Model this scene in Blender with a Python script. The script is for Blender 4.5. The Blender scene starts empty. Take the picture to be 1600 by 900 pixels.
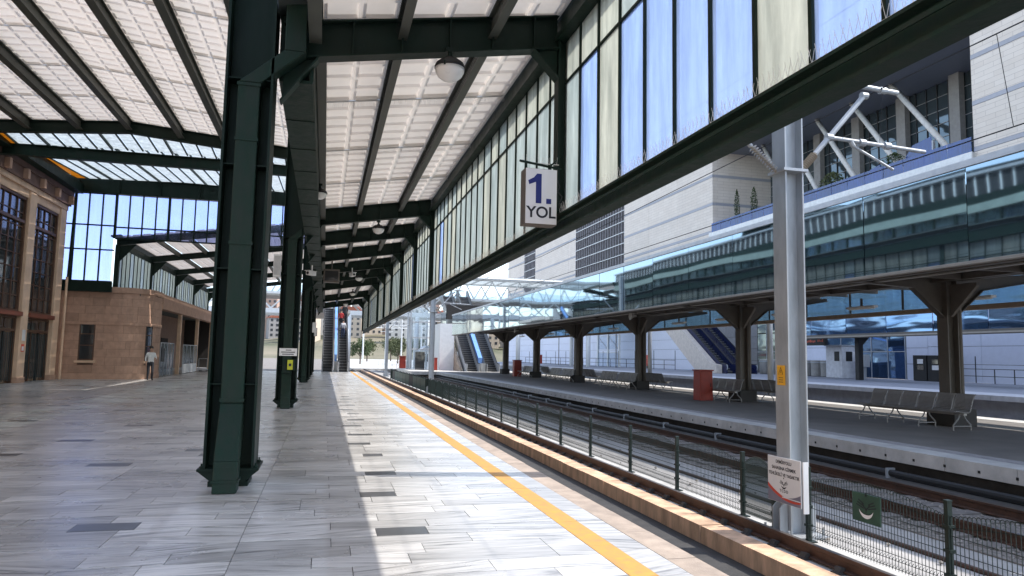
import bpy, math, random
from mathutils import Matrix, Vector, Euler
R_ = math.radians
random.seed(7)
SC = bpy.context.scene
COL = SC.collection

# ------------------------------------------------------------ camera
CAM_H, FPX = 1.6, 1130.6
PITCH, YAW, ROLL = R_(5.42), R_(14.37), R_(1.09)
fw = Vector((math.sin(YAW)*math.cos(PITCH), math.cos(YAW)*math.cos(PITCH), math.sin(PITCH)))
r0 = Vector((math.cos(YAW), -math.sin(YAW), 0)); u0 = r0.cross(fw)
cr, sr = math.cos(ROLL), math.sin(ROLL)
rv = cr*r0 + sr*u0; uv = -sr*r0 + cr*u0
cam = bpy.data.cameras.new('camera'); co = bpy.data.objects.new('camera', cam); COL.objects.link(co)
m = Matrix.Identity(4)
for i in range(3):
    m[i][0], m[i][1], m[i][2] = rv[i], uv[i], -fw[i]
m[2][3] = CAM_H
co.matrix_world = m
cam.sensor_width = 36; cam.lens = FPX/1600*36; cam.clip_start = 0.05; cam.clip_end = 9000
SC.camera = co
def project(p):
    d = Vector(p) - Vector((0, 0, CAM_H)); z = d.dot(fw)
    if z < .1: return None
    return (800 + FPX*d.dot(rv)/z, 450 - FPX*d.dot(uv)/z)

# ------------------------------------------------------------ sky, sun, exposure
SUNV = Vector((1, -.17, 1.2)).normalized()
EL = math.asin(SUNV.z)
w = bpy.data.worlds.new('World'); SC.world = w; w.use_nodes = True
nt = w.node_tree; bg = nt.nodes['Background']
sky = nt.nodes.new('ShaderNodeTexSky'); sky.sky_type = 'NISHITA'; sky.sun_disc = False
sky.sun_elevation = EL; sky.sun_rotation = math.atan2(SUNV.x, SUNV.y)
sky.altitude = 850; sky.air_density = 1.0; sky.dust_density = 1.3; sky.ozone_density = 1.0
hsv = nt.nodes.new('ShaderNodeHueSaturation'); hsv.inputs['Saturation'].default_value = .68
nt.links.new(sky.outputs[0], hsv.inputs['Color']); nt.links.new(hsv.outputs[0], bg.inputs[0]); bg.inputs[1].default_value = .15
sun = bpy.data.lights.new('sun', 'SUN'); sun.energy = 2.05; sun.angle = R_(.55); sun.color = (1, .95, .88)
so = bpy.data.objects.new('sun', sun); COL.objects.link(so)
so.rotation_euler = SUNV.to_track_quat('Z', 'Y').to_euler()
SC.view_settings.view_transform = 'Standard'; SC.view_settings.look = 'None'
SC.view_settings.exposure = 1.55; SC.view_settings.gamma = 1
SC.cycles.max_bounces = 10; SC.cycles.diffuse_bounces = 5; SC.cycles.glossy_bounces = 4
SC.cycles.transparent_max_bounces = 12; SC.cycles.transmission_bounces = 6
SC.cycles.use_denoising = True; SC.cycles.sample_clamp_indirect = 6

# ------------------------------------------------------------ materials
MATS = {}
def srgb(r, g, b):
    f = lambda c: (c/255/12.92 if c/255 <= .04045 else ((c/255+.055)/1.055)**2.4)
    return (f(r), f(g), f(b))
def mat(name, col, rough=.6, metal=0., var=.18, scale=3., bump=0., bscale=40., stretch=(1, 1, 1), col2=None, spec=.5, rvar=.15, rnd=0.):
    if name in MATS: return MATS[name]
    M = bpy.data.materials.new(name); M.use_nodes = True; t = M.node_tree; b = t.nodes['Principled BSDF']
    geo = t.nodes.new('ShaderNodeNewGeometry'); mp = t.nodes.new('ShaderNodeMapping')
    mp.inputs['Scale'].default_value = stretch
    t.links.new(geo.outputs['Position'], mp.inputs[0])
    n = t.nodes.new('ShaderNodeTexNoise'); n.inputs['Scale'].default_value = scale; n.inputs['Detail'].default_value = 6; n.inputs['Roughness'].default_value = .62
    t.links.new(mp.outputs[0], n.inputs['Vector'])
    cr = t.nodes.new('ShaderNodeValToRGB'); cr.color_ramp.elements[0].position = .3; cr.color_ramp.elements[1].position = .7
    c2 = col2 or tuple(c*(1-var) for c in col); c1 = tuple(min(1, c*(1+var*.6)) for c in col)
    cr.color_ramp.elements[0].color = (*c2, 1); cr.color_ramp.elements[1].color = (*c1, 1)
    t.links.new(n.outputs[0], cr.inputs[0]); out = cr.outputs[0]
    if rnd:
        oi = t.nodes.new('ShaderNodeObjectInfo'); mr = t.nodes.new('ShaderNodeMapRange')
        mr.inputs[3].default_value = 1-rnd; mr.inputs[4].default_value = 1+rnd*.6
        t.links.new(oi.outputs['Random'], mr.inputs[0])
        hs = t.nodes.new('ShaderNodeHueSaturation'); t.links.new(mr.outputs[0], hs.inputs['Value']); t.links.new(out, hs.inputs['Color']); out = hs.outputs[0]
    t.links.new(out, b.inputs['Base Color'])
    rr = t.nodes.new('ShaderNodeMapRange'); rr.inputs[3].default_value = max(.03, rough-rvar); rr.inputs[4].default_value = min(1, rough+rvar)
    t.links.new(n.outputs[0], rr.inputs[0]); t.links.new(rr.outputs[0], b.inputs['Roughness'])
    b.inputs['Metallic'].default_value = metal; b.inputs['Specular IOR Level'].default_value = spec
    if bump:
        n2 = t.nodes.new('ShaderNodeTexNoise'); n2.inputs['Scale'].default_value = bscale; n2.inputs['Detail'].default_value = 4
        t.links.new(mp.outputs[0], n2.inputs['Vector'])
        bp = t.nodes.new('ShaderNodeBump'); bp.inputs['Strength'].default_value = bump; bp.inputs['Distance'].default_value = .02
        t.links.new(n2.outputs[0], bp.inputs['Height']); t.links.new(bp.outputs[0], b.inputs['Normal'])
    MATS[name] = M; return M

def pane_mat(name, tcol, dcol, trans, rough=.12, gloss=.08, rib=0.):
    """obscured pane: part clear, part light-scattering, a little sheen"""
    M = bpy.data.materials.new(name); M.use_nodes = True; t = M.node_tree; N = t.nodes; N.clear()
    out = N.new('ShaderNodeOutputMaterial'); tr = N.new('ShaderNodeBsdfTransparent'); tr.inputs[0].default_value = (*tcol, 1)
    tl = N.new('ShaderNodeBsdfTranslucent'); df = N.new('ShaderNodeBsdfDiffuse'); gl = N.new('ShaderNodeBsdfGlossy')
    geo = N.new('ShaderNodeNewGeometry'); mp = N.new('ShaderNodeMapping'); mp.inputs['Scale'].default_value = (3, 3, .45)
    t.links.new(geo.outputs['Position'], mp.inputs[0])
    ns = N.new('ShaderNodeTexNoise'); ns.inputs['Scale'].default_value = 1.6; ns.inputs['Detail'].default_value = 7; ns.inputs['Roughness'].default_value = .7
    t.links.new(mp.outputs[0], ns.inputs['Vector'])
    cr = N.new('ShaderNodeValToRGB'); cr.color_ramp.elements[0].position = .3; cr.color_ramp.elements[1].position = .75
    cr.color_ramp.elements[0].color = (*[c*.55 for c in dcol], 1); cr.color_ramp.elements[1].color = (*dcol, 1)
    t.links.new(ns.outputs[0], cr.inputs[0])
    t.links.new(cr.outputs[0], tl.inputs[0]); t.links.new(cr.outputs[0], df.inputs[0])
    gl.inputs['Roughness'].default_value = rough; gl.inputs[0].default_value = (.9, .95, 1, 1)
    m1 = N.new('ShaderNodeMixShader'); m1.inputs[0].default_value = .08
    t.links.new(tl.outputs[0], m1.inputs[1]); t.links.new(df.outputs[0], m1.inputs[2])
    m2 = N.new('ShaderNodeMixShader')
    mr = N.new('ShaderNodeMapRange'); mr.inputs[3].default_value = min(1, trans+.12); mr.inputs[4].default_value = max(0, trans-.12)
    t.links.new(ns.outputs[0], mr.inputs[0]); t.links.new(mr.outputs[0], m2.inputs[0])
    t.links.new(m1.outputs[0], m2.inputs[1]); t.links.new(tr.outputs[0], m2.inputs[2])
    m3 = N.new('ShaderNodeMixShader'); m3.inputs[0].default_value = gloss
    t.links.new(m2.outputs[0], m3.inputs[1]); t.links.new(gl.outputs[0], m3.inputs[2])
    if rib:
        wv = N.new('ShaderNodeTexWave'); wv.bands_direction = 'Y'; wv.inputs['Scale'].default_value = rib
        t.links.new(geo.outputs['Position'], wv.inputs['Vector'])
        bp = N.new('ShaderNodeBump'); bp.inputs['Strength'].default_value = .5; bp.inputs['Distance'].default_value = .004
        t.links.new(wv.outputs[0], bp.inputs['Height'])
        for s in (tl, df, gl): t.links.new(bp.outputs[0], s.inputs['Normal'])
    t.links.new(m3.outputs[0], out.inputs[0]); MATS[name] = M; return M

def mirror_mat(name, col, rough=.04, wav=.12, wscale=.9, metal=.9):
    M = mat(name, col, rough, metal, var=.06, scale=.6, rvar=.02); t = M.node_tree; b = t.nodes['Principled BSDF']
    geo = t.nodes.new('ShaderNodeNewGeometry'); mp = t.nodes.new('ShaderNodeMapping'); mp.inputs['Scale'].default_value = (1, .35, 1.6)
    t.links.new(geo.outputs['Position'], mp.inputs[0])
    n = t.nodes.new('ShaderNodeTexNoise'); n.inputs['Scale'].default_value = wscale; n.inputs['Detail'].default_value = 1
    t.links.new(mp.outputs[0], n.inputs['Vector'])
    bp = t.nodes.new('ShaderNodeBump'); bp.inputs['Strength'].default_value = wav; bp.inputs['Distance'].default_value = .3
    t.links.new(n.outputs[0], bp.inputs['Height']); t.links.new(bp.outputs[0], b.inputs['Normal'])
    return M

def marble(name, dark=False):
    M = bpy.data.materials.new(name); M.use_nodes = True; t = M.node_tree; N = t.nodes; L = t.links; b = N['Principled BSDF']
    geo = N.new('ShaderNodeNewGeometry'); oi = N.new('ShaderNodeObjectInfo'); at = N.new('ShaderNodeAttribute'); at.attribute_name = 'slab'
    ad = N.new('ShaderNodeMath'); ad.operation = 'ADD'; L.new(oi.outputs['Random'], ad.inputs[0]); L.new(at.outputs['Fac'], ad.inputs[1])
    fr = N.new('ShaderNodeMath'); fr.operation = 'FRACT'; L.new(ad.outputs[0], fr.inputs[0])
    cb = N.new('ShaderNodeCombineXYZ'); m40 = N.new('ShaderNodeMath'); m40.operation = 'MULTIPLY'; m40.inputs[1].default_value = 47.
    L.new(fr.outputs[0], m40.inputs[0]); L.new(m40.outputs[0], cb.inputs[0]); L.new(m40.outputs[0], cb.inputs[2])
    va = N.new('ShaderNodeVectorMath'); va.operation = 'ADD'; L.new(geo.outputs['Position'], va.inputs[0]); L.new(cb.outputs[0], va.inputs[1])
    # a few degrees of vein tilt per slab
    an = N.new('ShaderNodeMapRange'); an.inputs[3].default_value = -.3; an.inputs[4].default_value = .3; L.new(fr.outputs[0], an.inputs[0])
    vr = N.new('ShaderNodeVectorRotate'); vr.rotation_type = 'Z_AXIS'; L.new(va.outputs[0], vr.inputs['Vector']); L.new(an.outputs[0], vr.inputs['Angle'])
    mp = N.new('ShaderNodeMapping'); mp.inputs['Scale'].default_value = (.9, 13, 1); L.new(vr.outputs[0], mp.inputs[0])
    n = N.new('ShaderNodeTexNoise'); n.inputs['Scale'].default_value = 1.5; n.inputs['Detail'].default_value = 7; n.inputs['Roughness'].default_value = .66; n.inputs['Distortion'].default_value = .35
    L.new(mp.outputs[0], n.inputs['Vector'])
    cr = N.new('ShaderNodeValToRGB'); e = cr.color_ramp.elements
    if dark:
        e[0].color = (.05, .052, .055, 1); e[1].color = (.13, .13, .135, 1)
    else:
        e[0].position = .34; e[0].color = (.17, .165, .16, 1); e[1].position = .62; e[1].color = (.63, .612, .59, 1)
        x = e.new(.45); x.color = (.46, .447, .43, 1)
    L.new(n.outputs[0], cr.inputs[0])
    hs = N.new('ShaderNodeHueSaturation'); mr = N.new('ShaderNodeMapRange'); mr.inputs[3].default_value = .72; mr.inputs[4].default_value = 1.12
    sh = N.new('ShaderNodeMath'); sh.operation = 'MULTIPLY'; sh.inputs[1].default_value = 7.31; f2 = N.new('ShaderNodeMath'); f2.operation = 'FRACT'
    L.new(fr.outputs[0], sh.inputs[0]); L.new(sh.outputs[0], f2.inputs[0]); L.new(f2.outputs[0], mr.inputs[0])
    L.new(mr.outputs[0], hs.inputs['Value']); L.new(cr.outputs[0], hs.inputs['Color'])
    # scuffs and dust, larger than a slab
    n3 = N.new('ShaderNodeTexNoise'); n3.inputs['Scale'].default_value = .7; n3.inputs['Detail'].default_value = 6; L.new(geo.outputs['Position'], n3.inputs['Vector'])
    mr3 = N.new('ShaderNodeMapRange'); mr3.inputs[1].default_value = .3; mr3.inputs[2].default_value = .7; mr3.inputs[3].default_value = .82; mr3.inputs[4].default_value = 1.05
    L.new(n3.outputs[0], mr3.inputs[0]); h2 = N.new('ShaderNodeHueSaturation'); L.new(mr3.outputs[0], h2.inputs['Value']); L.new(hs.outputs[0], h2.inputs['Color'])
    L.new(h2.outputs[0], b.inputs['Base Color'])
    r3 = N.new('ShaderNodeMapRange'); r3.inputs[3].default_value = .17; r3.inputs[4].default_value = .42; L.new(n3.outputs[0], r3.inputs[0]); L.new(r3.outputs[0], b.inputs['Roughness'])
    MATS[name] = M; return M

GREEN = mat('green_paint', (.006, .0165, .0115), .5, spec=.15, var=.35, scale=4, stretch=(1, 1, .35), bump=.15, bscale=14, col2=(.012, .021, .0165))
GREEN2 = mat('green_paint_worn', (.009, .026, .018), .52, spec=.15, var=.4, scale=7, stretch=(1, 1, .4), bump=.2, bscale=16, col2=(.02, .03, .024))
RIBM = mat('purlin_paint', (.06, .066, .054), .55, var=.3, scale=2)
CEIL = mat('ceiling_panel_paint', (.86, .8, .755), .7, var=.12, scale=1.1, rnd=.1)
def add_translucency(M, col, fac):
    t = M.node_tree; N = t.nodes; out = N['Material Output']; b = N['Principled BSDF']
    tl = N.new('ShaderNodeBsdfTranslucent'); tl.inputs[0].default_value = (*col, 1); mx = N.new('ShaderNodeMixShader'); mx.inputs[0].default_value = fac
    t.links.new(b.outputs[0], mx.inputs[1]); t.links.new(tl.outputs[0], mx.inputs[2]); t.links.new(mx.outputs[0], out.inputs[0])
CEILH = mat('hall_ceiling_paint', (.86, .8, .755), .7, var=.12, scale=.9, rnd=.1)
add_translucency(CEILH, (.88, .8, .72), .28)
add_translucency(CEIL, (.88, .81, .73), .21)          # moulded glass-fibre roof sheets let daylight through
MARB = marble('marble'); DMARB = marble('dark_marble', True)
MORTAR = mat('joint_mortar', (.09, .085, .08), .9)
YEL = mat('yellow_paint', (.58, .29, .05), .65, var=.25, scale=9, bump=.05, col2=(.42, .24, .08))
TAN = mat('edge_stone', (.4, .325, .265), .75, var=.3, scale=4, bump=.25, bscale=60, rnd=.12)
ORNG = mat('rusty_concrete', (.7, .46, .3), .85, var=.45, scale=3, stretch=(1, 1.4, .35), bump=.3, bscale=30, rnd=.12)
CONC = mat('pale_concrete', (.5, .49, .47), .85, var=.25, scale=2, bump=.25, bscale=40)
BALL = mat('ballast', (.24, .215, .195), .95, var=.5, scale=9, bump=1., bscale=22)
RUST = mat('rusty_rail', (.075, .036, .022), .6, var=.4, scale=8, bump=.1)
RAILTOP = mat('worn_rail', (.2, .17, .15), .35, .6)
BLACK = mat('black_rubber', (.012, .012, .013), .6)
DARKC = mat('dark_concrete', (.05, .048, .047), .9, var=.4, scale=4, bump=.2)
GALV = mat('galvanised_steel', (.42, .44, .46), .5, .35, var=.2, scale=6, stretch=(1, 1, .3))
WHITE = mat('white_paint', (.75, .75, .74), .5, var=.08)
WHITEM = mat('white_steel', (.72, .74, .74), .45, var=.08)
FENCE = mat('fence_green', (.007, .019, .015), .45, var=.3, scale=12)
BROWNST = mat('brown_steel', (.11, .095, .08), .55, var=.2, scale=3)
SOFF = mat('brown_soffit', (.09, .072, .06), .7, var=.25, scale=2)
BEIGEST = mat('beige_steel', (.3, .27, .23), .5, var=.15)
RED = mat('red_paint', (.3, .03, .015), .5, var=.2, scale=5)
ISLF = mat('island_paving', (.19, .175, .16), .75, var=.25, scale=1.2, bump=.1, bscale=60)
TACT = mat('tactile_paving', (.32, .31, .32), .75, var=.2, scale=4)
BRICK = mat('pink_stone', (.5, .31, .22), .8, var=.2, scale=3, bump=.2, bscale=45, rnd=.13)
BRICKJ = mat('pink_mortar', (.16, .1, .075), .9)
PIL = mat('buff_stone', (.72, .5, .345), .75, var=.15, scale=2, bump=.1)
WOOD = mat('brown_window_frame', (.11, .055, .032), .55, var=.3, scale=6)
REDSTONE = mat('red_lintel', (.2, .06, .035), .6)
DKGLASS = mirror_mat('dark_window_glass', (.1, .105, .11), .06, .05, .7, .6)
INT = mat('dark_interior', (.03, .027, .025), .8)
MIRROR = mirror_mat('fascia_mirror_glass', (.3, .41, .49), .012, .03, .45, .95)
BLUEGL = mirror_mat('blue_mirror_glass', (.14, .24, .42), .05, .09, .6, .9)
TEAL = pane_mat('teal_tinted_glass', (.5, .66, .66), (.24, .33, .33), .4, rough=.05, gloss=.12)
TEAL2 = pane_mat('teal_clear_glass', (.7, .82, .82), (.4, .5, .5), .45, rough=.05, gloss=.12)
CURTG = mirror_mat('curtain_wall_glass', (.13, .17, .19), .06, .15, .5, .7)
STONEW = mat('white_stone', (.78, .71, .64), .75, var=.06, scale=.5, rnd=.04)
BAND = mat('lavender_band', (.4, .41, .46), .6, var=.08, rnd=.1)
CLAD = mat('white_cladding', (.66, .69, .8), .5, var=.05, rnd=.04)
SOFD = mat('grey_soffit', (.19, .21, .25), .6, var=.1)
CREAM = pane_mat('cream_obscured_glass', (.75, .85, .8), (.86, .86, .79), .12, rib=60)
PALEB = pane_mat('sky_tinted_obscured_glass', (.75, .84, 1), (.6, .73, 1.), .45, rib=60)  # blue of the sky behind the glass is put into the pane colour
PALEG = pane_mat('green_obscured_glass', (.7, .85, .85), (.78, .82, .8), .14, rib=60)
SKYG = pane_mat('skylight_glass', (.9, .95, 1), (.72, .75, .74), .22)
AMBER = pane_mat('amber_glass', (.8, .5, .15), (.55, .3, .06), .2)
HWIN = pane_mat('hall_window_glass', (.68, .74, .98), (.5, .55, .62), .9, gloss=.04)
CLEAR = pane_mat('clear_window_glass', (.9, .95, 1), (.5, .55, .6), .88, gloss=.06)
FARG = pane_mat('far_fascia_glass', (.5, .66, .78), (.22, .33, .42), .5, rough=.05, gloss=.15)
BALB = pane_mat('blue_balustrade_glass', (.16, .44, .95), (.05, .27, .8), .45, gloss=.1)
INSUL = mat('insulator_ceramic', (.35, .3, .24), .4)
STEELSEAT = mat('bench_steel', (.3, .29, .28), .45, .35, var=.2, scale=10)
BLUEP = mat('blue_print', (.01, .018, .16), .5)
BLACKP = mat('black_print', (.012, .012, .02), .5)
REDP = mat('red_print', (.6, .06, .03), .5); GREYP = mat('grey_print', (.2, .19, .25), .5)
SIGNW = mat('sign_white', (.78, .77, .77), .45, var=.05)
YELS = mat('yellow_sign', (.85, .42, .02), .5)
LEAF = mat('leaf_green', (.05, .085, .025), .7, var=.45, scale=5, rnd=.2); LEAF2 = mat('leaf_olive', (.09, .11, .04), .7, var=.4, scale=3, rnd=.2)
BARK = mat('bark', (.09, .065, .045), .9)
SKIN = mat('skin', (.45, .26, .18), .6)

# ------------------------------------------------------------ mesh helpers
W = {}
def reg(o, M=None): W[o.name] = M or Matrix.Identity(4)
def tag(o, label=None, cat=None, group=None, kind=None):
    if label: o['label'] = label
    if cat: o['category'] = cat
    if group: o['group'] = group
    if kind: o['kind'] = kind
    return o
def empty(name, loc, label=None, cat=None, group=None, kind=None):
    o = bpy.data.objects.new(name, None); COL.objects.link(o); o.location = loc; o.empty_display_size = .2
    reg(o, Matrix.Translation(Vector(loc))); return tag(o, label, cat, group, kind)
def adopt(o, parent):
    if parent is not None:
        o.parent = parent; o.matrix_parent_inverse = W[parent.name].inverted()
def inst(name, mesh, loc=(0, 0, 0), rot=(0, 0, 0), scale=(1, 1, 1), parent=None, mat_=None):
    o = bpy.data.objects.new(name, mesh); COL.objects.link(o); o.location = loc; o.rotation_euler = rot; o.scale = scale
    reg(o, Matrix.LocRotScale(Vector(loc), Euler(rot), Vector(scale))); adopt(o, parent); return o
def copy_tree(o, loc=None, rotz=None, parent=None, label=None, group=None):
    c = o.copy(); COL.objects.link(c)
    if loc is not None: c.location = loc
    if rotz is not None: c.rotation_euler = (0, 0, rotz)
    if parent is not None: c.parent = parent
    for ch in list(o.children): copy_tree(ch, parent=c)
    if label: c['label'] = label
    if group: c['group'] = group
    W[c.name] = Matrix.LocRotScale(c.location, c.rotation_euler, c.scale)
    return c
def at_place(o, loc, rotz=0):
    """move a finished thing built round its own origin"""
    o.location = loc; o.rotation_euler = (0, 0, rotz); return o

class MB:
    def __init__(s): s.v = []; s.f = []; s.mi = []; s.cur = 0
    def add(s, vs, fs):
        k = len(s.v); s.v += [tuple(v) for v in vs]
        for f in fs: s.f.append(tuple(i+k for i in f)); s.mi.append(s.cur)
        return s
    def mat(s, i): s.cur = i; return s
    def box(s, x0, x1, y0, y1, z0, z1):
        if x0 > x1: x0, x1 = x1, x0
        if y0 > y1: y0, y1 = y1, y0
        if z0 > z1: z0, z1 = z1, z0
        return s.add([(x0, y0, z0), (x1, y0, z0), (x1, y1, z0), (x0, y1, z0), (x0, y0, z1), (x1, y0, z1), (x1, y1, z1), (x0, y1, z1)],
                     [(3, 2, 1, 0), (4, 5, 6, 7), (0, 1, 5, 4), (1, 2, 6, 5), (2, 3, 7, 6), (3, 0, 4, 7)])
    def beam(s, p, q, wd, h, up=(0, 0, 1)):
        p, q = Vector(p), Vector(q); d = (q-p).normalized(); a = d.cross(Vector(up)).normalized(); b = a.cross(d)
        c = [(-1, -1), (1, -1), (1, 1), (-1, 1)]
        vs = [o + a*(i*wd/2) + b*(j*h/2) for o in (p, q) for i, j in c]
        return s.add(vs, [(0, 1, 2, 3), (7, 6, 5, 4), (0, 4, 5, 1), (1, 5, 6, 2), (2, 6, 7, 3), (3, 7, 4, 0)])
    def tube(s, p, q, r, n=8, r2=None):
        p, q = Vector(p), Vector(q); d = (q-p).normalized(); u = Vector((0, 0, 1)) if abs(d.z) < .9 else Vector((1, 0, 0))
        a = d.cross(u).normalized(); b = a.cross(d); r2 = r if r2 is None else r2
        vs = []
        for o, rr in ((p, r), (q, r2)):
            for i in range(n):
                t = 2*math.pi*i/n; vs.append(o + a*(rr*math.cos(t)) + b*(rr*math.sin(t)))
        fs = [(i, n+i, n+(i+1) % n, (i+1) % n) for i in range(n)] + [tuple(range(n)), tuple(range(2*n-1, n-1, -1))]
        return s.add(vs, fs)
    def path(s, pts, r, n=6):
        for a, b in zip(pts, pts[1:]): s.tube(a, b, r, n)
        return s
    def prism(s, poly, axis, a0, a1):
        n = len(poly); mk = {'x': lambda p, a: (a, p[0], p[1]), 'y': lambda p, a: (p[0], a, p[1]), 'z': lambda p, a: (p[0], p[1], a)}[axis]
        vs = [mk(p, a0) for p in poly] + [mk(p, a1) for p in poly]
        fs = [tuple(range(n-1, -1, -1)), tuple(range(n, 2*n))] + [(i, (i+1) % n, n+(i+1) % n, n+i) for i in range(n)]
        return s.add(vs, fs)
    def lathe(s, prof, c=(0, 0, 0), n=20, axis='z'):
        vs = []
        for r, z in prof:
            for i in range(n):
                t = 2*math.pi*i/n
                if axis == 'z': vs.append((c[0]+r*math.cos(t), c[1]+r*math.sin(t), c[2]+z))
                else: vs.append((c[0]+z, c[1]+r*math.cos(t), c[2]+r*math.sin(t)))
        fs = []
        for k in range(len(prof)-1):
            for i in range(n): fs.append((k*n+i, k*n+(i+1) % n, (k+1)*n+(i+1) % n, (k+1)*n+i))
        fs += [tuple(range(n-1, -1, -1)), tuple(range((len(prof)-1)*n, len(prof)*n))]
        return s.add(vs, fs)
    def mesh(s, name, mats, smooth=False):
        me = bpy.data.meshes.new(name); me.from_pydata(s.v, [], s.f)
        for mm in (mats if isinstance(mats, (list, tuple)) else [mats]): me.materials.append(mm)
        if any(s.mi): me.polygons.foreach_set('material_index', s.mi)
        if smooth: me.shade_smooth() if hasattr(me, 'shade_smooth') else None
        me.update()
        return me
    def build(s, name, mats, parent=None, bevel=0, smooth=False, label=None, cat=None, group=None, kind=None):
        o = bpy.data.objects.new(name, s.mesh(name, mats, smooth)); COL.objects.link(o); reg(o); adopt(o, parent)
        if bevel:
            bm = o.modifiers.new('bevel', 'BEVEL'); bm.width = bevel; bm.segments = 2; bm.limit_method = 'ANGLE'
        return tag(o, label, cat, group, kind)
def box(name, mats, parent, x0, x1, y0, y1, z0, z1, **k): return MB().box(x0, x1, y0, y1, z0, z1).build(name, mats, parent, **k)
UNIT = {}
def unit(m_):
    if m_.name not in UNIT: UNIT[m_.name] = MB().box(-.5, .5, -.5, .5, -.5, .5).mesh('block', m_)
    return UNIT[m_.name]
def block(name, m_, parent, x0, x1, y0, y1, z0, z1):
    return inst(name, unit(m_), ((x0+x1)/2, (y0+y1)/2, (z0+z1)/2), scale=(abs(x1-x0), abs(y1-y0), abs(z1-z0)), parent=parent)
def text(name, s, size, loc, rot, m_, parent, depth=.002, bold=0, space=1.):
    c = bpy.data.curves.new(name, 'FONT'); c.body = s; c.size = size; c.align_x = 'CENTER'; c.align_y = 'CENTER'; c.extrude = depth; c.offset = bold; c.space_character = space
    c.materials.append(m_); t_ = bpy.data.objects.new(name, c); COL.objects.link(t_)
    dg = bpy.context.evaluated_depsgraph_get(); me = bpy.data.meshes.new_from_object(t_.evaluated_get(dg)); bpy.data.objects.remove(t_)
    o = inst(name, me, loc, rot, parent=parent); o['kind'] = 'stuff'
    return o
ORD = ['first', 'second', 'third', 'fourth', 'fifth', 'sixth', 'seventh', 'eighth', 'ninth', 'tenth', 'eleventh', 'twelfth', 'thirteenth', 'fourteenth', 'fifteenth', 'sixteenth', 'seventeenth', 'eighteenth', 'nineteenth', 'twentieth']

# ============================================================ SETTING: ground and platforms
g = MB().box(-900, 3.0, -75, 110, -1.7, -.82).box(5.6, 900, -75, 110, -1.7, -.82).box(3.0, 5.6, -75, 110, -1.75, -1.52).box(-900, 900, 110, 2600, -1.7, -.82).build('ground', BALL, kind='structure', label='grey ballast and yard ground around the tracks')

FL_Y0, FL_Y1 = -8, 66
floor = MB().box(-13.6, 2.98, FL_Y0, FL_Y1, -.9, -.012).build('floor', MORTAR, kind='structure', label='veined marble slab floor of the hall and platform')
# slabs in rows along X
ROW = .3
darks = {}
for k, (yy) in enumerate([6.87 + 1.63*i for i in range(14)]):
    xs = .52 + [0, -.06, .08, .14, -.04][k % 5]
    darks.setdefault(round((yy-7.1)/ROW), []).append((xs, xs+[.46, .4, .4, .3, .38][k % 5]))
for k, (yy, x0) in enumerate([(7.25, -2.12), (11.2, -3.1), (12.6, -4.9), (12.9, -2.1), (14.2, -4.4), (14.9, -6.1), (15.8, -2.6), (17.1, -4.0),
                              (18.2, -6.6), (19.9, -3.0), (21.2, -5.3), (23., -7.4), (24.8, -3.6), (13.3, -6.2), (16.4, -7.7), (12.1, -1.8)]):
    darks.setdefault(round((yy-7.1)/ROW), []).append((x0, x0+.54))
slabs = []
rs = random.Random(3)
for r in range(int((2.4-7.1)/ROW), int((65.9-7.1)/ROW)):
    y0 = 7.1 + r*ROW - ROW/2; y1 = y0 + ROW
    dk = sorted(darks.get(r, []))
    segs = []
    for a, b in ((-13.55, -.63), (-.63, 2.26)):
        cur = a
        for d0, d1 in dk:
            if a < d0 and d1 < b: segs.append((cur, d0)); slabs.append((d0, d1, y0, y1, 1)); cur = d1
        segs.append((cur, b))
    for a, b in segs:
        cur = a
        while cur < b - 1e-6:
            l = rs.choice([.45, .6, .75, .75, .9, 1.05, 1.2])
            e = cur + l
            if b - e < .25: e = b
            slabs.append((cur, e, y0, y1, 0)); cur = e
def vis_area(s):
    ps = [project((x, y, 0)) for x, y in ((s[0], s[2]), (s[1], s[2]), (s[1], s[3]), (s[0], s[3]))]
    if any(p is None for p in ps): return -1
    cx = sum(p[0] for p in ps)/4; cy = sum(p[1] for p in ps)/4
    if not (-60 < cx < 1660 and cy < 930): return -1
    if 318 < cx < 408 and s[2] > 9.8: return 0
    a = 0
    for i in range(4): a += ps[i][0]*ps[(i+1) % 4][1] - ps[(i+1) % 4][0]*ps[i][1]
    return abs(a)/2
slabs.sort(key=vis_area, reverse=True)
J = .003
for s in slabs[:300]:
    dz = rs.uniform(-.0012, .0012)
    block('paving_slab', DMARB if s[4] else MARB, floor, s[0]+J, s[1]-J, s[2]+J, s[3]-J, -.03, dz)
mb = MB(); att = []
for s in slabs[300:]:
    mb.cur = s[4]
    x0, x1, y0, y1 = s[0]+J, s[1]-J, s[2]+J, s[3]-J; dz = rs.uniform(-.0012, .0012)
    mb.add([(x0, y0, -.013), (x1, y0, -.013), (x1, y1, -.013), (x0, y1, -.013), (x0, y0, dz), (x1, y0, dz), (x1, y1, dz), (x0, y1, dz)],
           [(4, 5, 6, 7), (0, 1, 5, 4), (1, 2, 6, 5), (2, 3, 7, 6), (3, 0, 4, 7)])
    att += [rs.random()]*8
so_ = mb.build('paving_slabs', [MARB, DMARB], floor, kind='stuff')
a_ = so_.data.attributes.new('slab', 'FLOAT', 'POINT'); a_.data.foreach_set('value', att)
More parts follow.
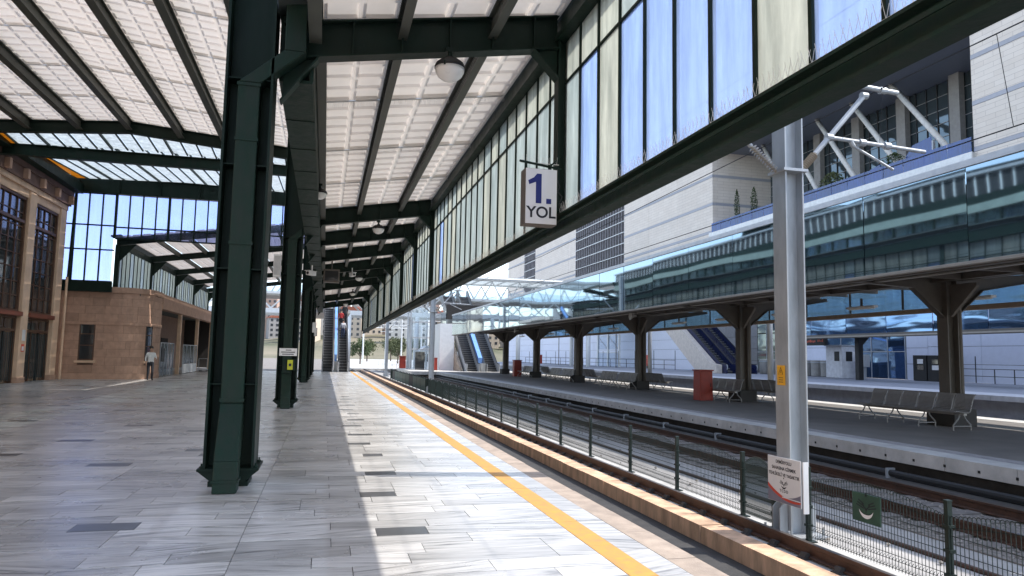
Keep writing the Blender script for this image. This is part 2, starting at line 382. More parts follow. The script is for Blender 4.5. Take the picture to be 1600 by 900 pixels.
# far side of the line: yellow strip, white border slabs, rough edge stones
y = 2.4; k = 0
while y < 65.8:
    block('yellow_strip', YEL, floor, 2.262, 2.476, y+.001, y+.898, -.03, .001+.0004*(k % 2)); y += .9; k += 1
y = 2.4
while y < 65.8:
    l = rs.choice([.45, .6, .6, .75]); block('border_slab', MARB, floor, 2.48, 2.735, y+J, y+l-J, -.03, rs.uniform(-.001, .001)); y += l
y = 2.4
while y < 65.8:
    l = rs.choice([.9, 1.0, 1.2]); block('edge_stone', TAN, floor, 2.74, 3.0+rs.uniform(-.006, .01), y+.003, y+l-.003, -.16, rs.uniform(-.006, .002)); y += l

# pit between platform edge and the first track's far rail
pw = empty('pit_wall', (5.6, 0, -.8), 'low rust stained concrete wall under the rail beside the marble platform', 'wall')
y = 2.2; k = 0
while y < 110:
    l = 1.25; block('concrete_block', ORNG, pw, 5.36+rs.uniform(-.008, .008), 5.7, y+.004, y+l-.004, -1.55, -.775+rs.uniform(-.006, .006)); y += l
box('capping', CONC, pw, 5.705, 6.62, -8, 110, -1.55, -.805)
MB().box(3.02, 5.355, -8, 110, -1.5, -1.02).build('pit_floor', DARKC, kind='structure', label='pit floor between platform and rail, shade put into its dark colour')  # dark colour carries the shadow the low wall throws on the floor
MB().box(3.9, 4.26, -8, 110, -1.018, -.805).build('rail_plinth', DARKC, kind='structure')
MB().box(6.63, 11.9, -8, 140, -.9, -.812).build('concrete_apron', mat('apron_concrete', (.4, .385, .37), .9, var=.35, scale=1.5, stretch=(1.5, .3, 1), bump=.2), kind='structure', label='pale concrete and ballast strip behind the mesh fence')
MB().box(8.3, 11.2, -8, 140, -.81, -.79).build('ballast_bed', BALL, kind='structure', label='pale ballast under the second track')

# rails
RP = [(-.07, 0), (.07, 0), (.07, .018), (.012, .03), (.012, .12), (.036, .13), (.036, .165), (-.036, .165), (-.036, .13), (-.012, .12), (-.012, .03), (-.07, .018)]
def rail_mesh(y0, y1):
    m_ = MB(); m_.prism(RP, 'y', y0, y1); m_.cur = 1; m_.box(-.03, .03, y0, y1, .1651, .167); return m_.mesh('rail', [RUST, RAILTOP])
RM = rail_mesh(-8, 130)
clipm = MB(); clipm.box(-.15, .15, -.07, .07, 0, .02); clipm.prism([(-.13, .02), (-.05, .02), (-.04, .07), (-.1, .08)], 'y', -.05, .05); clipm.prism([(.13, .02), (.05, .02), (.04, .07), (.1, .08)], 'y', -.05, .05)
CLIP = clipm.mesh('rail_clip', DARKC)
SLEEP = MB().prism([(-1.25, 0), (1.25, 0), (1.2, .09), (.55, .075), (-.55, .075), (-1.2, .09)], 'y', -.13, .13).mesh('sleeper', mat('sleeper_concrete', (.2, .18, .165), .9, var=.3, scale=5, bump=.2))
t1 = empty('railway_track', (5.1, 8, -.8), 'rusty near track lying in the pit beside the marble platform', 'track')
inst('rail', RM, (5.9, 0, -.785), parent=t1); inst('rail', RM, (4.08, 0, -.8), parent=t1)
for i in range(75): inst('rail_clip', CLIP, (5.9, 3+i*.62, -.804), parent=t1)
t2 = empty('railway_track', (9.7, 8, -.8), 'second track between the mesh fence and the island platform', 'track')
for x in (8.95, 10.45): inst('rail', RM, (x, 0, -.765), parent=t2)
for i in range(120): inst('sleeper', SLEEP, (9.7+rs.uniform(-.02, .02), 3+i*.62, -.845), parent=t2)
t3 = empty('railway_track', (24.8, 20, -.8), 'dark track between the island platform and the far platform', 'track')
for x in (24.05, 25.55): inst('rail', RM, (x, 0, -.7), parent=t3)
for i in range(90): inst('sleeper', SLEEP, (24.8, 12+i*.65, -.79), parent=t3)
MB().tube((7.52, -6, -.79), (7.52, 120, -.79), .035, 8).build('cable_conduit', RUST, label='thin rusty conduit lying along the fence behind the near track', cat='conduit')
# ballast stones beside the rails, loose
bs = MB()
for i in range(5200):
    yy = 4 + 60*rs.random()**1.7; xx = rs.choice([rs.uniform(8.35, 8.8), rs.uniform(9.1, 10.3), rs.uniform(10.6, 11.3), rs.uniform(6.7, 8.3) if rs.random() < .12 else rs.uniform(9.1, 10.3)])
    s = rs.uniform(.02, .045); c = Vector((xx, yy, -.79+s*.3))
    vs = [c+Vector((rs.uniform(.6, 1.2)*s*dx, rs.uniform(.6, 1.2)*s*dy, rs.uniform(.5, 1)*s*dz)) for dx, dy, dz in ((1, 0, 0), (-1, 0, 0), (0, 1, 0), (0, -1, 0), (0, 0, 1), (0, 0, -1))]
    bs.add(vs, [(0, 2, 4), (2, 1, 4), (1, 3, 4), (3, 0, 4), (2, 0, 5), (1, 2, 5), (3, 1, 5), (0, 3, 5)])
bs.build('ballast_stones', mat('ballast_stone', (.3, .275, .25), .95, var=.4, scale=30), kind='stuff', label='loose pale ballast stones around the second track')

# island platform
IZ = -.15
isl = MB().box(11.85, 21.6, -8, 92, -.95, IZ-.012).build('island_platform', DARKC, kind='structure', label='grey paved island platform across the tracks')
block('paving', ISLF, isl, 12.55, 20.9, -8, 92, IZ-.03, IZ)
y = -2
while y < 75:
    block('edge_block', CONC, isl, 11.5, 12.1, y+.006, y+1.494, IZ-.26, IZ+.002)
    block('tactile_slab', TACT, isl, 12.105, 12.54, y+.004, y+1.496, IZ-.03, IZ+.003)
    y += 1.5
y = 4
while y < 46:
    for dx in (0,): inst('bolt_recess', unit(BLACK), (11.499, y, IZ-.16), scale=(.012, .05, .05), parent=isl)
    y += .75
MB().box(20.95, 21.9, -8, 92, IZ-.2, IZ+.006).build('edge_slab', mat('white_edge', (.6, .58, .54), .8), isl)
tb = MB()                                    # raised tactile bars
for i in range(420):
    yy = 6 + i*.1
    tb.box(12.2, 12.45, yy, yy+.035, IZ, IZ+.009)
tb.build('tactile_bars', TACT, isl, kind='stuff')
MB().tube((11.42, -8, -.64), (11.42, 92, -.64), .07, 10).build('service_pipe', BLACK, label='black service pipe under the lip of the island platform', cat='pipe')
pc = MB()
for i in range(20):
    pc.lathe([(.085, -.02), (.085, .02)], (0, 0, 0), 12) if 0 else None
for i in range(12):
    inst('pipe_clamp', MB().box(-.1, .11, -.02, .02, -.1, .1).mesh('clamp', GALV), (11.42, 6+i*3.4, -.64), parent=bpy.data.objects['service_pipe'])

# far platform
FZ = .35
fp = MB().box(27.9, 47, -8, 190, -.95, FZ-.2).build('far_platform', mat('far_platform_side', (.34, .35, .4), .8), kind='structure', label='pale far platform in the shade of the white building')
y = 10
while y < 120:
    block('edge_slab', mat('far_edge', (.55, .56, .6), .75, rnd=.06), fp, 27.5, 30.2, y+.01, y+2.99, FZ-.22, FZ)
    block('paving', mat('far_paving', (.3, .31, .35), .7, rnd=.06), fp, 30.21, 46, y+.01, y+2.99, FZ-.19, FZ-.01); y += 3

# beyond: yard, hill, mountain
def ridge(name, x0, x1, y, depth, hfun, m_, label):
    mb = MB(); n = 60
    for i in range(n+1):
        x = x0+(x1-x0)*i/n; h = hfun(x)
        mb.v += [(x, y-depth, -1.5), (x, y, h), (x, y+depth, -1.5)]
    for i in range(n):
        a = 3*i; mb.f += [(a, a+3, a+4, a+1), (a+1, a+4, a+5, a+2)]; mb.mi += [0, 0]
    return mb.build(name, m_, kind='structure', label=label)
HILL = mat('dry_hillside', (.2, .17, .12), .95, var=.35, scale=.02, col2=(.07, .08, .04))
hillf = lambda x: 16 + 7*math.sin(x*.012+1) + 4*math.sin(x*.04)
ridge('hill', -300, 500, 560, 260, hillf, HILL, 'built up hillside at the end of the tracks')
ridge('mountain', -900, 2200, 2300, 500, lambda x: 95 + 34*math.sin(x*.0045+.4) + 14*math.sin(x*.017), mat('far_mountain', (.17, .18, .17), 1, scale=.004), 'low mountain ridge on the horizon')

# ============================================================ PLATFORM CANOPY
FR = [-3.3, 9.6, 22.5, 26.8, 31.6, 36.7, 41.3, 46.3, 56.5, 65]
zp = lambda x: 6.0 + .145*(x+.24)
SL = math.atan(.145)
can = empty('platform_canopy', (1, 9.6, 0), 'dark green steel platform canopy with white coffered ceiling and obscured glass side wall', 'canopy')

def coffer_mesh(w_, l_, nx, ny, d=.05, rim=.05, name='ceiling_panel', m_=None):
    """panel hanging at z=0 downwards face, coffers recessed upward"""
    mb = MB(); cw, cl = w_/nx, l_/ny; h = .012
    for i in range(nx):
        for j in range(ny):
            x0, y0 = -w_/2+i*cw, -l_/2+j*cl; x1, y1 = x0+cw, y0+cl
            a = [(x0, y0, 0), (x1, y0, 0), (x1, y1, 0), (x0, y1, 0)]
            r = rim; b = [(x0+r, y0+r, 0), (x1-r, y0+r, 0), (x1-r, y1-r, 0), (x0+r, y1-r, 0)]
            r2 = rim+h; c = [(x0+r2, y0+r2, d), (x1-r2, y0+r2, d), (x1-r2, y1-r2, d), (x0+r2, y1-r2, d)]
            fs = []
            for k in range(4):
                k2 = (k+1) % 4; fs += [(k, 4+k, 4+k2, k2), (4+k, 8+k, 8+k2, 4+k2)]
            fs.append((8, 11, 10, 9)); mb.add(a+b+c, fs)
    return mb.mesh(name, m_ or CEIL)
def spike_mesh(length, n, h, lean, m_, name='bird_spikes', updown=-1):
    mb = MB(); mb.box(-length/2, length/2, -.012, .012, -.004, .004); q = random.Random(5)
    for i in range(n):
        x = -length/2 + (i+.5)*length/n
        for s in (-1, 1):
            tip = Vector((x+q.uniform(-.015, .015), s*lean*h*q.uniform(.6, 1.2), updown*h*q.uniform(.85, 1.05)))
            mb.tube((x, 0, 0), tip, .0019, 3)
    return mb.mesh(name, m_)
SPK = mat('spike_plastic', (.75, .73, .69), .4)
spikes_y = spike_mesh(1.05, 34, .1, .35, SPK)

XB = [(-.2, .79), (.91, 2.04), (2.16, 3.08)]
cof = {}
for bi, (x0, x1) in enumerate(XB):
    w_ = (x1-x0)/math.cos(SL); cof[bi] = coffer_mesh(w_, 3.18, 2, 6)
for a, b in zip(FR, FR[1:]):
    n = max(1, round((b-a)/3.225)); l = (b-a)/n
    for bi, (x0, x1) in enumerate(XB):
        xc = (x0+x1)/2
        for k in range(n):
            yc = a+(k+.5)*l
            o = inst('ceiling_panel', cof[bi], (xc, yc, zp(xc)), (0, -SL, 0), (1, l/3.19, 1), can)
            if k < n and b < 40:
                inst('bird_spikes', spikes_y, (xc, a+k*l+.03, zp(xc)-.01), (0, -SL, 0), ((x1-x0)/1.06, 1, 1), can)['kind'] = 'stuff'
# unseen battens over the seams, added to keep sun from leaking through
mat('roof_sheet', (.07, .085, .08), .6)
for a, b in zip(FR, FR[1:]):
    n = max(1, round((b-a)/3.225))
    for k in range(n+1):
        yy = a+(b-a)*k/n; MB().prism([(-.3, zp(-.3)+.07), (3.4, zp(3.4)+.07), (3.4, zp(3.4)+.12), (-.3, zp(-.3)+.12)], 'y', yy-.06, yy+.06).build('sun_stop_batten', MATS['roof_sheet'], can)
for x0, x1 in ((-.75, -.16), (3.04, 3.5), (.8, .9), (2.05, 2.15)): MB().prism([(x0, zp(x0)+.075), (x1, zp(x1)+.075), (x1, zp(x1)+.11), (x0, zp(x0)+.11)], 'y', FR[0], FR[-1]).build('roof_flashing', MATS['roof_sheet'], can)
for x in (.85, 2.1):
    for a, b in zip(FR, FR[1:]):
        mb = MB(); z = zp(x); mb.box(x-.06, x+.06, a+.02, b-.02, z-.3, z-.275); mb.box(x-.015, x+.015, a+.02, b-.02, z-.275, z-.02); mb.box(x-.075, x+.075, a+.02, b-.02, z-.03, z-.012)
        p = mb.build('purlin', RIBM, can)
        if a < 23:
            inst('bird_spikes', spike_mesh(b-a-.1, int((b-a)*24), .07, .9, BLACK, updown=1), (x-.05, (a+b)/2, z-.275), (0, 0, math.pi/2), parent=p)['kind'] = 'stuff'
# eave beam along the glass wall and valley gutter along the columns
mb = MB(); mb.box(3.1, 3.34, FR[0], FR[-1], 6.2, zp(3.1)-.005); mb.box(3.02, 3.4, FR[0], FR[-1], 6.12, 6.195); mb.build('eave_beam', GREEN, can)
GY = 9.62
mb = MB(); mb.box(-.72, -.3, GY, FR[-1], 5.12, 5.16); mb.box(-.73, -.68, GY, FR[-1], 5.16, 6.25); mb.box(-.34, -.29, GY, FR[-1], 5.16, 5.98)
mb.build('gutter_beam', GREEN2, can)
mb = MB(); mb.box(-.28, -.14, GY, FR[-1], 5.64, 5.66); mb.box(-.22, -.2, GY, FR[-1], 5.66, 5.96); mb.build('purlin', RIBM, can)
mb = MB(); mb.box(-.36, -.2, FR[0], GY-.15, 5.62, 5.64); mb.box(-.29, -.27, FR[0], GY-.15, 5.64, 6.0); mb.build('purlin', RIBM, can)
box('gutter_plate', GREEN, can, -.74, -.37, FR[0], GY-.15, 6.2, 6.24)
mb = MB()
for yy in [GY+i*1.6 for i in range(1, 34)]: mb.box(-.725, -.295, yy, yy+.012, 5.108, 5.119)
mb.build('gutter_joints', GREEN, can, kind='stuff')
for i in range(57):
    y0 = FR[0]+i*1.2; big = i % 4 == 0
    block('clerestory_mullion', GREEN, can, -.74, -.6, y0-(.07 if big else .035), y0+(.07 if big else .035), 6.26, 8.1)
    for z0, z1 in ((6.3, 7.15), (7.21, 8.1)):
        o = block('clerestory_pane', TEAL2 if (i*7+int(z0)) % 5 in (0, 3) else TEAL, can, -.69, -.68, y0+.04, y0+1.16, z0, z1); o.rotation_euler = (0, rs.uniform(-.008, .008), rs.uniform(-.008, .008))
    block('clerestory_transom', GREEN, can, -.72, -.63, y0+.04, y0+1.16, 7.15, 7.21)
    for k in range(2):
        ya = y0+.6*k; block('upper_bar', WHITEM, can, -.74, -.64, ya-.03, ya+.03, 8.86, 9.62); block('upper_pane', DKGLASS, can, -.69, -.68, ya+.04, ya+.56, 8.88, 9.6)
box('clerestory_fascia', mat('pale_green_fascia', (.2, .25, .225), .6), can, -.74, -.5, FR[0], 65, 8.12, 8.5); box('clerestory_gutter', GREEN, can, -.74, -.56, FR[0], 65, 8.505, 8.85); box('upper_coping', GALV, can, -.8, -.5, FR[0], 65, 9.63, 9.75)

def rafter(y):
    zb = lambda x: 5.47 + .163*(x+.3)
    h = .45; mb = MB()
    x0, x1 = -.68, 3.06
    mb.prism([(x0, zb(x0)), (x1, zb(x1)), (x1, zb(x1)+h), (x0, zb(x0)+h)], 'y', y-.012, y+.012)
    for dz0, dz1 in ((-.022, 0), (h, h+.022)):
        mb.prism([(x0, zb(x0)+dz0), (x1, zb(x1)+dz0), (x1, zb(x1)+dz1), (x0, zb(x0)+dz1)], 'y', y-.11, y+.11)
    for x in (.2, .85, 1.5, 2.1, 2.7): mb.box(x-.01, x+.01, y-.1, y+.1, zb(x)+.003, zb(x)+h-.003)
    o = mb.build('rafter', GREEN, can)
    # knee braces: gusset plate with an edge flange
    mb = MB(); mb.prism([(-.68, 4.84), (-.66, 5.45), (-.24, 5.46)], 'y', y-.01, y+.01); mb.beam((-.7, y, 4.83), (-.24, y, 5.43), .2, .02, (0, 1, 0)) if 0 else None
    p, q = Vector((-.69, y, 4.83)), Vector((-.24, y, 5.45)); mb.beam(p, q, .2, .022, Vector((-.8, 0, .6)))
    mb.build('knee_brace', GREEN2, o)
    mb = MB(); mb.prism([(2.7, 5.95), (3.06, 6.02), (3.06, 5.58)], 'y', y-.01, y+.01); mb.beam((2.7, y, 5.94), (3.07, y, 5.56), .2, .022, (.7, 0, .7)); mb.build('knee_brace', GREEN2, o)
    return o
for y in FR: rafter(y)
for y in FR:
    mb = MB(); mb.box(3.06, 3.09, y-.1, y+.1, 3.6, 6.12); mb.box(3.21, 3.24, y-.1, y+.1, 3.6, 6.12); mb.box(3.09, 3.21, y-.015, y+.015, 3.6, 6.12)
    mb.build('wall_post', GREEN, can)

# columns
def column(y, hgt, parent):
    mb = MB(); x0, x1 = -1.335, -.765
    for a, b in ((x0, x0+.03), (x1-.03, x1)): mb.box(a, b, y-.3, y+.3, .22, hgt)
    mb.box(x0+.03, x1-.03, y-.02, y+.02, .22, hgt)
    for s in (x0, x1-.0): pass
    mb.box(x0-.02, x0+.05, y-.3, y-.285, .24, hgt) if 0 else None
    for z in (1.2, 2.6, 3.9, 5.0): mb.box(x0+.03, x1-.03, y-.25, y-.02, z, z+.015)
    o = mb.build('column', GREEN, parent)
    mb = MB(); mb.box(x0-.06, x1+.06, y-.34, y+.34, .19, .218)
    mb.prism([(x0-.06, .188), (x1+.06, .188), (x1-.1, .06), (x0+.1, .06)], 'y', y-.3, y+.3)
    mb.box(x0+.06, x1-.06, y-.26, y+.26, .0, .058)
    mb.build('base_plate', GREEN, o)
    mb = MB()
    for xx in (x0-.02, x1+.02):
        for yy in (y-.24, y+.24): mb.lathe([(.022, 0), (.022, .02)], (xx, yy, .219), 6); mb.tube((xx, yy, .235), (xx, yy, .27), .01, 6)
    mb.build('anchor_bolts', GREEN2, o)
    # square rainwater pipe down the open side
    mb = MB(); yp = y-.17; wq = .26
    mb.box(-1.05-wq/2, -1.05+wq/2, yp-.13, yp+.13, .98, 4.95)
    def loft(c0, c1, h0=.13, h1=.13):
        vs = []
        for (cx, cy, cz), h_ in ((c0, h0), (c1, h1)): vs += [(cx-wq/2, cy-h_, cz), (cx+wq/2, cy-h_, cz), (cx+wq/2, cy+h_, cz), (cx-wq/2, cy+h_, cz)]
        mb.add(vs, [(3, 2, 1, 0), (4, 5, 6, 7), (0, 1, 5, 4), (1, 2, 6, 5), (2, 3, 7, 6), (3, 0, 4, 7)])
    loft((-1.03, y-.62, .36), (-1.05, yp, .98)); loft((-1.03, y-.64, .004), (-1.03, y-.62, .36))
    loft((-1.05, yp, 4.95), (-.52, yp, 5.42)); loft((-.52, yp, 5.42), (-.52, yp, 7.2))
    pp = mb.build('rainwater_pipe', GREEN2, o, bevel=.012)
    for z in (1.0, 2.9, 4.2, 4.9): block('pipe_collar', GREEN2, o, -1.19, -.91, yp-.145, yp+.1, z, z+.04)
    block('pipe_collar', GREEN2, o, -1.175, -.885, y-.775, y-.5, .12, .15); block('cleanout_cover', GREEN2, o, -1.13, -.93, y-.757, y-.75, .16, .3)
    return o
for y in (9.6, 22.5, 41.3, 50.2, 58.5): column(y, 9.45, can)

# glazed side wall
for a, b in zip(FR, FR[1:]):
    n = round((b-a)/.69)
    for k in range(n):
        y0 = a+(b-a)*k/n; y1 = a+(b-a)*(k+1)/n
        if k: block('mullion', GREEN, can, 3.165, 3.225, y0-.02, y0+.02, 3.62, 6.12)
        yi = (y0+y1)/2
        q = rs.random()
        if yi < 10:
            idx = int((9.6-yi)/.69)
            lo = [PALEG, PALEB, CREAM, PALEB, PALEB, PALEB, PALEB, CREAM, PALEB, PALEB, CREAM, PALEB, PALEB, CREAM, PALEB, PALEB, PALEB, CREAM, PALEB][min(18, idx)]
            up = [CREAM, CREAM, CREAM, PALEG, PALEB][idx % 5]
        else:
            lo = PALEG if q < .58 else (CREAM if q < .93 else PALEB); up = CREAM if q < .7 else PALEG
        block('pane', lo, can, 3.19, 3.198, y0+.018, y1-.018, 3.62, 5.5)
        block('pane', up, can, 3.19, 3.198, y0+.018, y1-.018, 5.53, 6.12)
    block('transom', GREEN, can, 3.17, 3.22, a+.1, b-.1, 5.5, 5.53)
mb = MB(); mb.box(3.08, 3.3, FR[0], FR[-1], 3.575, 3.6); mb.box(3.17, 3.2, FR[0], FR[-1], 3.385, 3.575); mb.box(3.1, 3.28, FR[0], FR[-1], 3.36, 3.385); mb.box(3.065, 3.079, FR[0], FR[-1], 3.47, 3.5)
mb.build('sill_beam', GREEN2, can)
sp = spike_mesh(1.0, 15, .13, .22, SPK, updown=1)
for i in range(42): inst('bird_spikes', sp, (3.1, -2.8+i, 3.603), (0, 0, math.pi/2), parent=can)['kind'] = 'stuff'

# dome lamps under the canopy
def dome_lamp(loc, label, s=1.):
    o = empty('dome_lamp', (0, 0, 0), label, 'lamp', 'dome lamps under the green canopy')
    MB().lathe([(.05, .19), (.06, .16), (.13, .145), (.185, .1), (.205, .06), (.21, .05), (.21, .03)], n=24).build('shade', BLACK, o, smooth=True)
    MB().lathe([(.2, .028), (.195, -.02), (.165, -.08), (.11, -.125), (.05, -.145), (.01, -.15)], n=24).build('diffuser', mat('opal_glass', (.78, .77, .74), .3, var=.04), o, smooth=True)
    mb = MB(); mb.tube((0, 0, .18), (0, 0, .3), .03); mb.box(-.06, .06, -.03, .03, .26, .32)
    for t in range(3): mb.box(.2*math.cos(t*2.1)-.012, .2*math.cos(t*2.1)+.012, .2*math.sin(t*2.1)-.012, .2*math.sin(t*2.1)+.012, .01, .07)
    mb.build('bracket', GREEN, o)
    at_place(o, loc); o.scale = (s, s, s); return o
dome_lamp((1.49, 9.46, 5.46), 'nearest dome lamp with white bowl under the first green rafter')
dome_lamp((-.26, 17.2, 5.28), 'small dome lamp on the valley gutter beside the first column', .8)
dome_lamp((1.45, 22.4, 5.42), 'dome lamp under the second green rafter, before the close set rafters', .9)
dome_lamp((1.5, 36.6, 5.33), 'dome lamp under the fifth green rafter, deep in the canopy', .9)
dome_lamp((1.55, 46.2, 5.33), 'dome lamp hanging near the far end of the green canopy', .9)
dome_lamp((1.4, 56.4, 5.33), 'last dome lamp before the escalators under the canopy', .9)

# platform number sign
sg = empty('platform_sign', (2.78, 9.4, 3.35), 'hanging white box sign reading 1. YOL on the glass wall post', 'sign')
Y0, Y1 = 9.33, 9.6
sb = MB().box(2.55, 3.01, Y0+.02, Y1-.02, 3.4, 4.18).build('sign_box', BROWNST, sg, bevel=.01)
MB().box(2.56, 3.0, Y0, Y0+.018, 3.41, 4.17).build('sign_face', SIGNW, sg)
mb = MB(); cx_ = 2.72
mb.prism([(cx_-.13, 4.0), (cx_-.115, 3.945), (cx_-.02, 3.985), (cx_-.02, 3.69), (cx_+.06, 3.69), (cx_+.06, 4.1), (cx_-.005, 4.1), (cx_-.05, 4.045)], 'y', Y0-.004, Y0-.001); mb.build('numeral', BLUEP, sg)
MB().box(cx_+.13, cx_+.2, Y0-.004, Y0-.001, 3.69, 3.76).build('full_stop', BLUEP, sg)
text('lettering', 'YOL', .215, (2.78, Y0-.002, 3.56), (math.pi/2, 0, 0), BLACKP, sg, .002, .004)
mb = MB(); mb.tube((2.5, 9.46, 4.3), (3.12, 9.52, 4.24), .018); mb.tube((2.95, 9.46, 4.26), (3.1, 9.52, 4.42), .012)
for x in (2.6, 2.95): mb.tube((x, 9.46, 4.18), (x, 9.46, 4.29), .01)
mb.build('hanger', GREEN2, sg)
inst('bird_spikes', spike_mesh(.55, 10, .1, .4, SPK, updown=1), (2.8, 9.49, 4.29), parent=sg)['kind'] = 'stuff'
cb = MB(); cb.path([(3.03, 9.4, 4.05), (3.06, 9.38, 3.95), (3.02, 9.36, 3.88), (3.1, 9.4, 3.82), (3.04, 9.36, 3.7), (3.08, 9.38, 3.62)], .008, 5); cb.build('cable', BLACK, sg)

# things fixed to the second column
ls = empty('loudspeaker', (-1.45, 22.1, 3.8), 'white column loudspeaker on the second green column', 'loudspeaker')
MB().box(-1.55, -1.34, 22.0, 22.18, 3.78, 4.45).build('case', WHITE, ls, bevel=.02); MB().box(-1.46, -1.42, 22.18, 22.25, 4.0, 4.2).build('bracket', GALV, ls)
mb = MB().box(-1.53, -1.36, 21.99, 22.0, 3.84, 4.4); mb.build('grille', mat('grille', (.5, .5, .49), .6), ls)
nt_ = empty('paper_notice', (-1.02, 22.19, 1.6), 'white printed notice on the second green column above the yellow box', 'notice')
MB().box(-1.28, -.78, 22.18, 22.196, 1.5, 1.72).build('sheet', SIGNW, nt_)
mb = MB()
for k, (a, b) in enumerate(((-1.1, -.94), (-1.22, -.84), (-1.19, -.87))): mb.box(a, b, 22.177, 22.179, 1.655-.06*k, 1.68-.06*k)
mb.build('print', BLACKP, nt_, kind='stuff')
yb = empty('hydrant_box', (-.93, 22.19, 1.1), 'yellow labelled box on the second green column', 'box')
MB().box(-1.05, -.81, 22.1, 22.19, 1.08, 1.4).build('box', GREEN2, yb, bevel=.01); MB().box(-1.03, -.88, 22.08, 22.098, 1.1, 1.38).build('yellow_label', mat('lime_label', (.6, .62, .02), .5), yb)
MB().box(-.99, -.92, 22.076, 22.079, 1.2, 1.28).build('symbol', BLACKP, yb)
def camera_box(x, y, z, label, rz):
    o = empty('security_camera', (0, 0, 0), label, 'camera', 'security cameras under the canopy')
    MB().box(-.08, .08, -.25, .15, -.07, .07).build('housing', WHITE, o, bevel=.015); MB().box(-.1, .1, -.3, .16, .075, .09).build('sunshade', WHITE, o)
    mb = MB(); mb.tube((0, 0, .09), (0, 0, .3), .02); mb.build('arm', WHITE, o); MB().tube((0, -.26, 0), (0, -.25, 0), .05, 12).build('lens', BLACK, o)
    at_place(o, (x, y, z), rz)
camera_box(-.55, 26.5, 4.4, 'white security camera beside the second column, pointing down the platform', -.6)
camera_box(1.0, 31.5, 4.95, 'white camera hanging from a long white stem under the canopy', .3)
tv = empty('information_monitor', (0, 0, 0), 'dark boxed monitor hanging under the canopy behind the second column', 'monitor')
MB().box(-.33, .33, -.2, .2, 0, .55).build('case', BROWNST, tv, bevel=.02); MB().box(-.27, .27, -.21, -.2, .06, .48).build('screen', DKGLASS, tv); MB().tube((0, 0, .55), (0, 0, .95), .03).build('stem', BROWNST, tv)
at_place(tv, (.15, 31.2, 4.55))
for k, (y, x) in enumerate(((41.0, -.6), (49.9, -.62))):
    o = empty('loudspeaker', (0, 0, 0), 'small white loudspeaker on the %s green column from the camera' % ('third', 'fourth')[k], 'loudspeaker')
    MB().box(-.1, .1, -.09, .09, 0, .55).build('case', WHITE, o, bevel=.02); MB().box(-.02, .02, .09, .2, .2, .35).build('bracket', GALV, o); at_place(o, (x, y-.2, 2.7))

# ============================================================ STATION HALL (left)
hall = empty('station_hall', (-13.5, 36, 0), 'tall stone station hall with brown framed windows and coffered roof on green ribs', 'building')
zb = lambda x: 9.87 - .085*abs(x+7.6)
# facade: wall behind, pilasters, windows, doors
box('wall', PIL, hall, -14.2, -13.75, -8, 42.3, 0, 9.9)
def pil(y0, y1): box('pilaster', PIL, hall, -13.75, -13.32, y0, y1, 0, 8.75, bevel=.03); box('pilaster_base', BRICK, hall, -13.75, -13.28, y0-.03, y1+.03, .0, .25)
for y0, y1 in ((41.15, 41.95), (37.15, 37.95), (33.2, 33.95), (29.2, 29.95), (25.2, 25.95)): pil(y0, y1)
box('wall', PIL, hall, -13.75, -13.32, -8, 25.2, 0, 8.75)
mb = MB(); mb.box(-13.75, -13.3, -8, 42.0, 8.755, 9.0); mb.build('frieze', PIL, hall)
mb = MB(); mb.box(-13.75, -13.2, -8, 42.1, 9.002, 9.5); mb.box(-13.75, -13.1, -8, 42.1, 9.502, 9.75); mb.build('cornice', mat('cornice_stone', (.17, .1, .08), .8, var=.25), hall)
for i in range(9): block('cornice_bracket', BRICK, hall, -13.2, -13.0, 26+i*1.95, 26.25+i*1.95, 9.05, 9.48)
wi = 0
